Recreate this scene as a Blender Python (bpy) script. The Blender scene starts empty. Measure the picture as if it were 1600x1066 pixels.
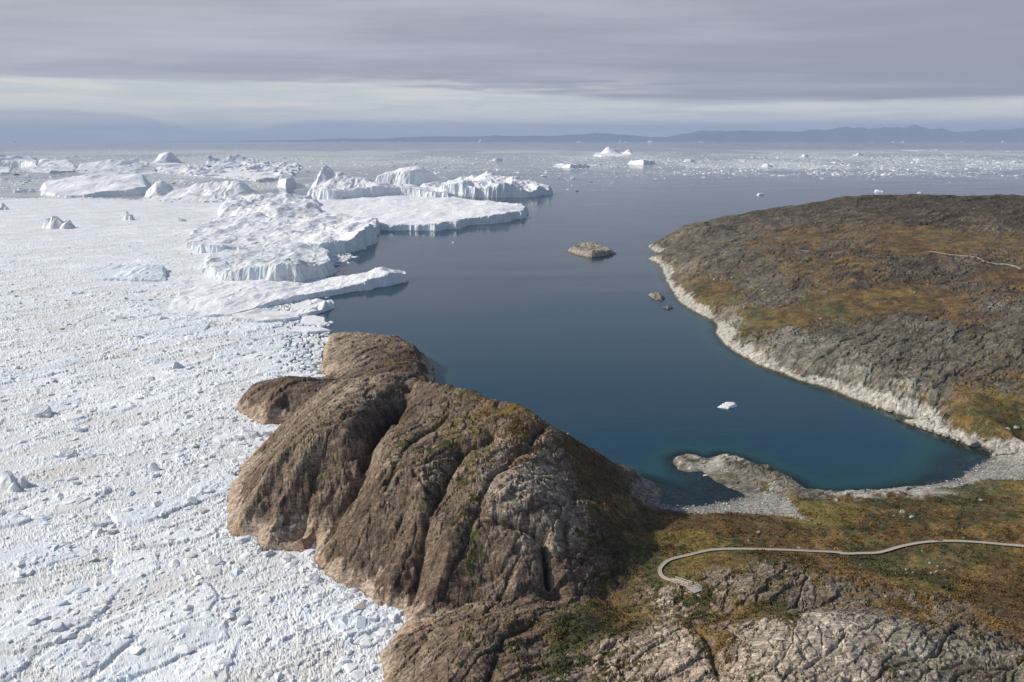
import bpy, bmesh, math, random
import numpy as np
from mathutils import Vector, Matrix
R = math.radians
SC = bpy.context.scene
COL = SC.collection
random.seed(7)

# ------------------------------------------------------------------ camera
CAMH = 150.0; FPX = 1232.0; PITCH = R(14.36)
cam = bpy.data.cameras.new('camera'); cam.sensor_width = 36; cam.lens = 36*FPX/1600
cam.clip_start = 1.0; cam.clip_end = 200000
co = bpy.data.objects.new('camera', cam); COL.objects.link(co)
co.location = (0, 0, CAMH); co.rotation_euler = (R(90)-PITCH, 0, 0)
SC.camera = co
SC.view_settings.view_transform = 'Standard'; SC.view_settings.look = 'None'
SC.view_settings.exposure = 0.0; SC.view_settings.gamma = 1.0
SC.render.resolution_x = 1024; SC.render.resolution_y = 682

# ------------------------------------------------------------------ sun
SUN_EL = R(32); SUN_AZ = R(-80)      # azimuth measured from the view direction (+Y) towards the right
sd_ = Vector((math.sin(SUN_AZ)*math.cos(SUN_EL), math.cos(SUN_AZ)*math.cos(SUN_EL), math.sin(SUN_EL)))
sl = bpy.data.lights.new('sun', 'SUN'); sl.energy = 4.4; sl.angle = R(0.53); sl.color = (1.0, 0.945, 0.87)
so = bpy.data.objects.new('sun', sl); COL.objects.link(so)
so.rotation_euler = sd_.to_track_quat('Z', 'Y').to_euler()

# ------------------------------------------------------------------ node helper
class NT:
    def __init__(s, tree): s.t = tree; s.t.nodes.clear()
    def n(s, typ, **kw):
        nd = s.t.nodes.new(typ)
        for k, v in kw.items():
            if k == 'ins':
                for i, val in v.items():
                    if isinstance(val, bpy.types.NodeSocket): s.t.links.new(val, nd.inputs[i])
                    else: nd.inputs[i].default_value = val
            else: setattr(nd, k, v)
        return nd
    def math(s, op, a, b=0.0, c=0.0, clamp=False):
        return s.n('ShaderNodeMath', operation=op, use_clamp=clamp, ins={0: a, 1: b, 2: c}).outputs[0]
    def mix(s, f, a, b, blend='MIX'):
        return s.n('ShaderNodeMix', data_type='RGBA', blend_type=blend, ins={0: f, 6: a, 7: b}).outputs[2]
    def mixf(s, f, a, b):
        return s.n('ShaderNodeMix', data_type='FLOAT', ins={0: f, 2: a, 3: b}).outputs[0]
    def sstep(s, x, lo, hi, a=0.0, b=1.0):
        return s.n('ShaderNodeMapRange', interpolation_type='SMOOTHSTEP', ins={0: x, 1: lo, 2: hi, 3: a, 4: b}).outputs[0]
    def noise(s, vec, scale, detail=4, rough=0.55, dist=0.0):
        return s.n('ShaderNodeTexNoise', ins={'Vector': vec, 'Scale': scale, 'Detail': detail, 'Roughness': rough, 'Distortion': dist}).outputs[0]

def rgb(r, g, b): return (r, g, b, 1.0)

# ------------------------------------------------------------------ world: Nishita sky under a deck of stratus
w = bpy.data.worlds.new('World'); SC.world = w; w.use_nodes = True
N = NT(w.node_tree)
sky = N.n('ShaderNodeTexSky', sky_type='NISHITA', sun_disc=False, sun_elevation=SUN_EL, sun_rotation=SUN_AZ,
          altitude=100, air_density=1.0, dust_density=1.5, ozone_density=2.0)
tc = N.n('ShaderNodeTexCoord')
sep = N.n('ShaderNodeSeparateXYZ', ins={0: tc.outputs['Generated']})
X, Y, Z = sep.outputs
hor = N.math('SQRT', N.math('ADD', N.math('MULTIPLY', X, X), N.math('MULTIPLY', Y, Y)))
el = N.math('DIVIDE', Z, N.math('MAXIMUM', hor, 0.01))             # tan(elevation)
az = N.math('ARCTAN2', X, Y)
# coordinates on a flat cloud deck seen in perspective
zz = N.math('MAXIMUM', N.math('ADD', el, 0.035), 0.02)
px = N.math('DIVIDE', X, zz); py = N.math('DIVIDE', Y, zz)
deck = N.n('ShaderNodeCombineXYZ', ins={0: N.math('MULTIPLY', px, 0.45), 1: N.math('MULTIPLY', py, 1.0), 2: 0.0}).outputs[0]
n1 = N.noise(deck, 0.28, 7, 0.6, 0.3)
n2 = N.noise(deck, 0.9, 6, 0.62, 0.6)
band = N.n('ShaderNodeCombineXYZ', ins={0: N.math('MULTIPLY', az, 5.0), 1: N.math('MULTIPLY', el, 110.0), 2: 3.1}).outputs[0]
nb = N.noise(band, 0.8, 6, 0.6, 0.2)
bandf = N.n('ShaderNodeCombineXYZ', ins={0: N.math('MULTIPLY', az, 11.0), 1: N.math('MULTIPLY', el, 170.0), 2: 7.7}).outputs[0]
nbf = N.noise(bandf, 0.7, 5, 0.6, 0.3)
# lower edge of the deck: high on the left, lower on the right
edge = N.n('ShaderNodeMapRange', interpolation_type='SMOOTHSTEP', ins={0: az, 1: -0.22, 2: 0.24, 3: 0.0625, 4: 0.042}).outputs[0]
edge = N.math('ADD', edge, N.math('MULTIPLY', N.math('SUBTRACT', nb, 0.5), 0.012))
d_ = N.math('SUBTRACT', el, edge)
deckf = N.sstep(d_, -0.0035, 0.0045)
c_dark = rgb(3.15, 3.28, 3.95); c_lite = rgb(4.95, 5.15, 5.8)
tone = N.math('ADD', N.math('MULTIPLY', n1, 0.65), N.math('MULTIPLY', n2, 0.35))
tone = N.math('ADD', tone, N.math('MULTIPLY', az, -0.16))
tone = N.math('ADD', tone, N.math('MULTIPLY', N.math('SUBTRACT', nbf, 0.5), 0.13))
cdeck = N.mix(N.sstep(tone, 0.36, 0.72), c_dark, c_lite)
upl = N.sstep(el, 0.02, 0.16, 1.0, 1.08)
cdeck = N.mix(1.0, cdeck, N.n('ShaderNodeCombineColor', ins={0: upl, 1: upl, 2: upl}).outputs[0], 'MULTIPLY')
# pale clear strip
cl1 = rgb(6.5, 6.95, 6.9); cl2 = rgb(8.5, 8.4, 7.6)
cclear = N.mix(N.sstep(nbf, 0.35, 0.7), cl1, cl2)
cclear = N.mix(0.06, cclear, sky.outputs[0])
# bright wisps just under / in the deck edge, centre of the view
wisp = N.math('MULTIPLY', N.sstep(N.math('ABSOLUTE', N.math('ADD', az, 0.06)), 0.34, 0.05),
              N.math('MULTIPLY', N.sstep(N.math('ABSOLUTE', N.math('SUBTRACT', el, 0.060)), 0.017, 0.002), N.sstep(nbf, 0.45, 0.62)))
cs = N.mix(deckf, cclear, cdeck)
cs = N.mix(N.math('MULTIPLY', wisp, 0.75), cs, rgb(7.6, 7.5, 7.1))
# blue-grey bank low over the horizon
bank_top = N.math('ADD', N.math('ADD', 0.0205, N.math('MULTIPLY', N.sstep(az, -0.36, -0.50), 0.007)), N.math('MULTIPLY', N.math('SUBTRACT', nb, 0.5), 0.014))
bank_top = N.math('SUBTRACT', bank_top, N.math('MULTIPLY', N.sstep(N.math('ABSOLUTE', N.math('ADD', az, 0.34)), 0.10, 0.02), 0.010))
bankf = N.sstep(N.math('SUBTRACT', el, N.math('ADD', bank_top, N.math('MULTIPLY', N.math('SUBTRACT', nbf, 0.5), 0.018))), 0.003, -0.003)
cbank = N.mix(N.sstep(nbf, 0.3, 0.7), rgb(2.7, 3.2, 4.6), rgb(4.1, 4.6, 5.6))
cs = N.mix(N.math('MULTIPLY', bankf, 0.6), cs, cbank)
# below horizon: sea-dark
cs = N.mix(N.sstep(el, -0.001, -0.02), cs, rgb(1.2, 1.5, 1.9))
# toward the sun (left, behind the thin deck) brighter, away dimmer
glow = N.sstep(N.math('ABSOLUTE', N.math('SUBTRACT', az, SUN_AZ)), 1.4, 0.2, 0.0, 0.18)
cs = N.mix(glow, cs, rgb(6.5, 6.5, 6.4))
hi = N.sstep(N.math('ADD', el, N.math('MULTIPLY', N.math('SUBTRACT', n1, 0.5), 0.15)), 0.16, 0.36)
cs = N.mix(N.math('MULTIPLY', hi, 0.88), cs, sky.outputs[0])
bg = N.n('ShaderNodeBackground', ins={0: cs, 1: 0.10})
N.n('ShaderNodeOutputWorld', ins={0: bg.outputs[0]})

# ------------------------------------------------------------------ projection helpers (photo pixel -> point in the place)
cP, sP = math.cos(PITCH), math.sin(PITCH)
def raydir(px, py):
    dx = (px-800)/FPX; dy = (533-py)/FPX
    return np.array([dx, cP+dy*sP, -sP+dy*cP])
def U(px, py, z=0.0):
    d = raydir(px, py); t = (CAMH-z)/(-d[2]); return (d[0]*t, d[1]*t)
def UY(px, py, Yd):
    d = raydir(px, py); t = Yd/d[1]; return (d[0]*t, Yd, CAMH+d[2]*t)
def XY(px, Yd):          # ground point in the column of px at forward distance Yd (z=0)
    depth = Yd*cP+CAMH*sP
    return ((px-800)/FPX*depth, Yd)

# ------------------------------------------------------------------ numpy noise
def h2(ix, iy, seed):
    ix = ix.astype(np.int64); iy = iy.astype(np.int64)
    h = (ix*374761393 + iy*668265263 + seed*974634777) & 0xFFFFFFFF
    h = ((h ^ (h >> 13))*1274126177) & 0xFFFFFFFF
    h = ((h ^ (h >> 16))*2246822519) & 0xFFFFFFFF
    h = h ^ (h >> 15)
    return (h & 0xFFFFFF)/float(0xFFFFFF)
def vn(x, y, seed=0):
    x0 = np.floor(x); y0 = np.floor(y); fx = x-x0; fy = y-y0
    fx = fx*fx*fx*(fx*(fx*6-15)+10); fy = fy*fy*fy*(fy*(fy*6-15)+10)
    a = h2(x0, y0, seed); b = h2(x0+1, y0, seed); c = h2(x0, y0+1, seed); d = h2(x0+1, y0+1, seed)
    return (a*(1-fx)+b*fx)*(1-fy)+(c*(1-fx)+d*fx)*fy
def fbm(x, y, oc=4, seed=0, g=0.5):
    s = 0; a = 1; t = 0
    for i in range(oc):
        s = s+a*vn(x, y, seed+i*17); t += a; a *= g
        x, y = x*1.63-y*1.21+11.3, x*1.21+y*1.63+5.7
    return s/t
def ridge(x, y, oc=4, seed=0, g=0.5):
    s = 0; a = 1; t = 0
    for i in range(oc):
        s = s+a*(1-np.abs(2*vn(x, y, seed+i*31)-1)); t += a; a *= g
        x, y = x*1.63-y*1.21+3.3, x*1.21+y*1.63+9.7
    return s/t
def worley(x, y, seed=0, jit=0.95):
    """F1, F2, cell random, offset from cell centre (dx,dy)"""
    x0 = np.floor(x); y0 = np.floor(y)
    f1 = np.full(x.shape, 9.0); f2 = np.full(x.shape, 9.0); r = np.zeros(x.shape); ox = np.zeros(x.shape); oy = np.zeros(x.shape)
    for i in (-1, 0, 1):
        for j in (-1, 0, 1):
            cx = x0+i; cy = y0+j
            qx = cx+0.5+jit*(h2(cx, cy, seed)-0.5); qy = cy+0.5+jit*(h2(cx, cy, seed+1)-0.5)
            dx = x-qx; dy = y-qy; d = np.sqrt(dx*dx+dy*dy)
            m = d < f1
            f2 = np.where(m, f1, np.minimum(f2, d)); rr = h2(cx, cy, seed+2)
            r = np.where(m, rr, r); ox = np.where(m, dx, ox); oy = np.where(m, dy, oy)
            f1 = np.where(m, d, f1)
    return f1, f2, r, ox, oy
def lodq(x, y, v, a, b):
    return 2.0**(np.round(np.log2(np.clip(v, a, b))*2+(vn(x*.05, y*.05, 3)-.5)*.8)/2)
def sst(x, a, b):
    t = np.clip((x-a)/(b-a), 0, 1); return t*t*(3-2*t)
def seg_dist(x, y, P, closed=False):
    n = len(P); best = np.full(x.shape, 1e18)
    for i in range(n if closed else n-1):
        ax, ay = P[i]; bx, by = P[(i+1) % n]
        ux, uy = bx-ax, by-ay; L = ux*ux+uy*uy+1e-9
        t = np.clip(((x-ax)*ux+(y-ay)*uy)/L, 0, 1)
        d = (x-ax-t*ux)**2+(y-ay-t*uy)**2
        best = np.minimum(best, d)
    return np.sqrt(best)
def inside(x, y, P):
    c = np.zeros(x.shape, bool); n = len(P)
    for i in range(n):
        ax, ay = P[i]; bx, by = P[(i+1) % n]
        if ay == by: continue
        m = ((ay > y) != (by > y)) & (x < (bx-ax)*(y-ay)/(by-ay)+ax)
        c ^= m
    return c
def sdist(x, y, P):
    d = seg_dist(x, y, P, True); return np.where(inside(x, y, P), d, -d)
class RBF:
    def __init__(s, pts, vals, c=8.0):
        s.p = np.array(pts, float); s.c = c
        v = np.array(vals, float); n = len(v)
        d = np.sqrt(((s.p[:, None]-s.p[None])**2).sum(2)+c*c)
        A = np.zeros((n+1, n+1)); A[:n, :n] = d; A[:n, n] = 1; A[n, :n] = 1
        A[:n, :n] -= np.eye(n)*0.3
        s.w = np.linalg.solve(A, np.append(v, 0))
    def __call__(s, x, y):
        o = np.full(x.shape, s.w[-1])
        for (a, b), wt in zip(s.p, s.w[:-1]):
            o += wt*np.sqrt((x-a)**2+(y-b)**2+s.c*s.c)
        return o

# ------------------------------------------------------------------ mesh helpers
def mesh_np(name, V, F, mat, smooth=True, attrs=None, parent=None):
    """V (n,3); F (m,k) int array or list of faces"""
    me = bpy.data.meshes.new(name)
    V = np.asarray(V, np.float32)
    if isinstance(F, np.ndarray):
        k = F.shape[1]
        me.vertices.add(len(V)); me.vertices.foreach_set('co', V.ravel())
        me.loops.add(F.size); me.loops.foreach_set('vertex_index', F.ravel().astype(np.int32))
        me.polygons.add(len(F)); me.polygons.foreach_set('loop_start', np.arange(0, F.size, k, dtype=np.int32))
        me.polygons.foreach_set('loop_total', np.full(len(F), k, np.int32))
        me.update(calc_edges=True)
    else:
        me.from_pydata([tuple(v) for v in V], [], F); me.update()
    me.polygons.foreach_set('use_smooth', np.full(len(me.polygons), smooth))
    for an, (kind, arr) in (attrs or {}).items():
        if kind == 'c':
            a = me.color_attributes.new(an, 'FLOAT_COLOR', 'POINT')
            a.data.foreach_set('color', np.concatenate([arr, np.ones((len(arr), 1))], 1).astype(np.float32).ravel())
        else:
            a = me.attributes.new(an, 'FLOAT', 'POINT'); a.data.foreach_set('value', arr.astype(np.float32).ravel())
    if mat: me.materials.append(mat)
    o = bpy.data.objects.new(name, me); COL.objects.link(o)
    if parent: o.parent = parent
    return o
def fan(u0, u1, nu, y0, y1, ny):
    u = np.linspace(u0, u1, nu); yy = y0*np.exp(np.linspace(0, math.log(y1/y0), ny))
    Yg, Ug = np.meshgrid(yy, u, indexing='ij')
    return Ug*Yg, Yg
def grid_faces(ny, nx, keep):
    """keep: bool (ny,nx) of vertices in use; returns index map and faces"""
    cell = keep[:-1, :-1] | keep[1:, :-1] | keep[:-1, 1:] | keep[1:, 1:]
    idx = np.arange(ny*nx).reshape(ny, nx)
    F = np.stack([idx[:-1, :-1][cell], idx[:-1, 1:][cell], idx[1:, 1:][cell], idx[1:, :-1][cell]], 1)
    used = np.unique(F); remap = np.full(ny*nx, -1, np.int64); remap[used] = np.arange(len(used))
    return used, remap[F]
def tag(o, label=None, cat=None, group=None, kind=None):
    if label: o['label'] = label
    if cat: o['category'] = cat
    if group: o['group'] = group
    if kind: o['kind'] = kind
    return o
def empty(name, loc, rz=0):
    o = bpy.data.objects.new(name, None); COL.objects.link(o); o.location = loc; o.rotation_euler = (0, 0, rz); return o
def bm_obj(name, bm, mat, parent=None, smooth=False):
    me = bpy.data.meshes.new(name); bm.to_mesh(me); bm.free()
    for p in me.polygons: p.use_smooth = smooth
    if mat: me.materials.append(mat)
    o = bpy.data.objects.new(name, me); COL.objects.link(o)
    if parent: o.parent = parent
    return o
def add_box(bm, c, s, rot=None):
    M = Matrix.Translation(Vector(c))
    if rot is not None: M = M @ rot.to_4x4()
    M = M @ Matrix.Diagonal((s[0], s[1], s[2], 1))
    bmesh.ops.create_cube(bm, size=1.0, matrix=M)
def add_bar(bm, a, b, wd, ht):
    a = Vector(a); b = Vector(b); d = b-a
    q = d.to_track_quat('X', 'Z').to_matrix()
    add_box(bm, (a+b)/2, (d.length, wd, ht), q)

# ------------------------------------------------------------------ materials
def new_mat(name):
    m = bpy.data.materials.new(name); m.use_nodes = True; return m, NT(m.node_tree)
def finish(N, bsdf): N.n('ShaderNodeOutputMaterial', ins={0: bsdf})
def simple_mat(name, c, rough=0.7, var=0.15, scale=6.0):
    m, N = new_mat(name); g = N.n('ShaderNodeNewGeometry').outputs['Position']
    f = N.noise(g, scale, 4)
    k = N.mix(f, rgb(*[v*(1-var) for v in c]), rgb(*[min(1, v*(1+var)) for v in c]))
    b = N.n('ShaderNodeBsdfPrincipled', ins={'Base Color': k, 'Roughness': rough}); finish(N, b.outputs[0]); return m

def ground_mat():
    m, N = new_mat('tundra and gneiss')
    pos = N.n('ShaderNodeNewGeometry').outputs['Position']
    col = N.n('ShaderNodeAttribute', attribute_name='Col').outputs['Color']
    veg = N.n('ShaderNodeAttribute', attribute_name='veg').outputs['Fac']
    rotm = N.n('ShaderNodeMapping', ins={0: pos, 2: (0, 0, R(-40)), 3: (0.40, 1.4, 1.0)}).outputs[0]
    fine = N.noise(rotm, 1.1, 8, 0.72)
    fine2 = N.noise(rotm, 0.35, 8, 0.75, 0.4)
    speck = N.noise(pos, 2.2, 5, 0.75)
    vgf = N.noise(pos, 0.9, 7, 0.75)
    vgf2 = N.noise(pos, 0.18, 6, 0.7)
    f1 = N.math('MULTIPLY', N.sstep(fine, 0.34, 0.68, 0.55, 1.45), N.sstep(fine2, 0.36, 0.64, 0.68, 1.32))
    c1 = N.mix(1.0, col, N.n('ShaderNodeCombineColor', ins={0: f1, 1: f1, 2: f1}).outputs[0], 'MULTIPLY')
    sp = N.sstep(speck, 0.57, 0.66)
    c1 = N.mix(N.math('MULTIPLY', sp, 0.45), c1, rgb(0.40, 0.375, 0.32))
    f2 = N.math('MULTIPLY', N.sstep(vgf, 0.34, 0.66, 0.55, 1.45), N.sstep(vgf2, 0.35, 0.65, 0.75, 1.25))
    c2 = N.mix(1.0, col, N.n('ShaderNodeCombineColor', ins={0: f2, 1: f2, 2: f2}).outputs[0], 'MULTIPLY')
    c = N.mix(veg, c1, c2)
    vor = N.n('ShaderNodeTexVoronoi', feature='DISTANCE_TO_EDGE', ins={'Vector': N.mix(0.25, rotm, N.n('ShaderNodeTexNoise', ins={'Vector': pos, 'Scale': 0.4}).outputs['Color'], 'ADD'), 'Scale': 0.5})
    crack = N.sstep(vor.outputs[0], 0.0, 0.05)
    hgt = N.math('ADD', N.math('MULTIPLY', fine, 0.9), N.math('MULTIPLY', crack, N.mixf(veg, 0.5, 0.0)))
    hgt = N.math('ADD', hgt, N.math('MULTIPLY', speck, 0.35))
    bp = N.n('ShaderNodeBump', ins={'Strength': 0.8, 'Distance': 0.45, 'Height': hgt})
    b = N.n('ShaderNodeBsdfPrincipled', ins={'Base Color': c, 'Roughness': 0.9, 'Specular IOR Level': 0.25, 'Normal': bp.outputs[0]})
    finish(N, b.outputs[0]); return m

def ice_mat(name='glacier ice', use_col=True, bump=0.5, blue=0.5, scale=1.0, grain=(0.86, 1.05)):
    m, N = new_mat(name)
    g = N.n('ShaderNodeNewGeometry'); pos = g.outputs['Position']
    nz = N.n('ShaderNodeSeparateXYZ', ins={0: g.outputs['Normal']}).outputs[2]
    col = N.n('ShaderNodeAttribute', attribute_name='Col').outputs['Color'] if use_col else rgb(0.80, 0.81, 0.80)
    steep = N.sstep(nz, 0.75, 0.25, 0.0, blue)
    n = N.noise(pos, 0.12*scale, 5, 0.6)
    steep = N.math('MULTIPLY', steep, N.sstep(n, 0.35, 0.6, 0.35, 1.0))
    c = N.mix(steep, col, rgb(0.64, 0.79, 0.85))
    fn = N.noise(pos, 1.2*scale, 6, 0.68)
    f = N.sstep(fn, 0.3, 0.7, grain[0], grain[1])
    c = N.mix(1.0, c, N.n('ShaderNodeCombineColor', ins={0: f, 1: f, 2: f}).outputs[0], 'MULTIPLY')
    bp = N.n('ShaderNodeBump', ins={'Strength': bump, 'Distance': 0.6/scale, 'Height': fn})
    b = N.n('ShaderNodeBsdfPrincipled', ins={'Base Color': c, 'Roughness': 0.6, 'Specular IOR Level': 0.3, 'Normal': bp.outputs[0]})
    finish(N, b.outputs[0]); return m

def water_mat():
    m, N = new_mat('sea water')
    pos = N.n('ShaderNodeNewGeometry').outputs['Position']
    dep = N.n('ShaderNodeAttribute', attribute_name='depth').outputs['Fac']
    milk = N.n('ShaderNodeAttribute', attribute_name='milk').outputs['Fac']
    big = N.noise(N.n('ShaderNodeMapping', ins={0: pos, 3: (0.25, 1.0, 1.0)}).outputs[0], 0.011, 6, 0.62, 0.6)
    mapr = N.n('ShaderNodeMapping', ins={0: pos, 2: (0, 0, R(12)), 3: (0.35, 1.0, 1.0)}).outputs[0]
    rip = N.noise(mapr, 0.9, 4, 0.6, 0.3)
    rip2 = N.noise(mapr, 0.22, 3, 0.55, 0.3)
    h = N.math('ADD', rip, N.math('MULTIPLY', rip2, 1.6))
    bp = N.n('ShaderNodeBump', ins={'Strength': N.sstep(big, 0.35, 0.65, 0.06, 0.24), 'Distance': 0.25, 'Height': h})
    body = N.mix(N.sstep(dep, 1.5, 14.0), rgb(0.014, 0.062, 0.060), rgb(0.010, 0.043, 0.070))
    body = N.mix(milk, body, rgb(0.60, 0.62, 0.57))
    clear = N.math('MULTIPLY', N.sstep(dep, 6.5, 0.0), 0.94)
    dif = N.n('ShaderNodeBsdfDiffuse', ins={0: body})
    tr = N.n('ShaderNodeBsdfTransparent', ins={0: rgb(0.66, 0.83, 0.80)})
    under = N.n('ShaderNodeMixShader', ins={0: clear, 1: dif.outputs[0], 2: tr.outputs[0]})
    rough = N.sstep(big, 0.38, 0.66, 0.05, 0.24)
    gl = N.n('ShaderNodeBsdfGlossy', ins={0: rgb(1, 1, 1), 'Roughness': rough, 'Normal': bp.outputs[0]})
    fr = N.n('ShaderNodeFresnel', ins={0: 1.33, 1: bp.outputs[0]})
    fac = N.math('MULTIPLY', fr.outputs[0], N.mixf(milk, 0.95, 0.5), clamp=True)
    out = N.n('ShaderNodeMixShader', ins={0: fac, 1: under.outputs[0], 2: gl.outputs[0]})
    finish(N, out.outputs[0]); return m

M_ground = ground_mat(); M_water = water_mat()
M_ice = ice_mat('iceberg ice', True, 0.55, 0.55, 0.35, (0.93, 1.04))
M_brash = ice_mat('brash ice', True, 0.35, 0.15, 1.0, (0.88, 1.05))
M_floe = ice_mat('floe ice', False, 0.6, 0.3, 0.5, (0.95, 1.10))
M_wood = simple_mat('weathered boards', (0.40, 0.35, 0.28), 0.8, 0.25, 3.0)
M_rail = simple_mat('pale rail timber', (0.55, 0.48, 0.37), 0.8, 0.2, 3.0)
M_pale = simple_mat('pale gneiss boulder', (0.33, 0.305, 0.26), 0.9, 0.3, 1.2)
M_dark = simple_mat('dark boulder', (0.12, 0.105, 0.09), 0.9, 0.3, 1.2)
M_white = simple_mat('white painted board', (0.75, 0.75, 0.73), 0.6, 0.05)

# ------------------------------------------------------------------ LAND: control points in photo pixels + height
coast_px = [  # visible shoreline of the headland, left side and front (z = 0)
 (515,524),(506,545),(502,562),(500,580),(512,592),(500,600),(470,604),(430,606),(400,610),(384,616),(367,635),(375,648),(390,657),(412,667),(440,664),(447,664),(425,680),(400,707),(372,732),(355,750),
 (357,763),(355,783),(352,820),(362,840),(380,843),(402,843),(410,863),(440,862),(475,868),(490,850),(490,883),(515,908),(540,918),
 (565,925),(577,943),(590,955),(617,958),(635,973),(622,985),(615,995),(592,1025),(588,1035),(595,1052),(597,1066),(560,1120),(500,1250)]
coast = [U(*p) for p in coast_px]
coast += [(-60,110),(-20,60),(500,60),(1400,400),(1900,1300),(1500,1750),(900,1760),(640,1640)]      # behind and right of the camera's view
coast += [U(*p) for p in [(1230,352),(1150,361),(1060,370),(1030,378)]]
coast_r = [(1012,384),(1016,390),(1032,397),(1013,405),(1028,413),(1036,425),(1046,450),(1058,468),(1078,484),(1092,492),(1118,504),(1120,512),(1118,520),(1132,540),
 (1155,556),(1180,568),(1215,582),(1250,596),(1290,606),(1330,622),(1370,638),(1405,648),(1440,657),(1408,657),(1425,665),(1470,680),(1510,693),(1552,704),(1548,716),(1500,750),(1440,762),(1370,768),
 (1330,770),(1290,771),(1262,766),(1240,752),(1205,736),(1165,718),(1130,710),(1105,716),(1095,714),(1072,709),(1052,716),(1052,724),(1062,734),(1082,739),(1098,737),(1112,748),(1140,762),(1163,772),
 (1170,778),(1150,783),(1110,790),(1070,794),(1035,791),(1022,786),(1034,776),(1034,768),(1018,752),(1000,745)]
coast += [U(*p) for p in coast_r]
coast += [(28,345),(10,352),(-12,372),(-20,400),(-38,430),(-48,470),(-55,520),(-80,565)] 
coast += [U(562,528), U(540,523)]
beach_c = [U(1565,738), U(1150,787), U(1080,792), U(1490,757)]
beach_r = [30, 40, 34, 18]
UB = U(1545, 725)

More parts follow.
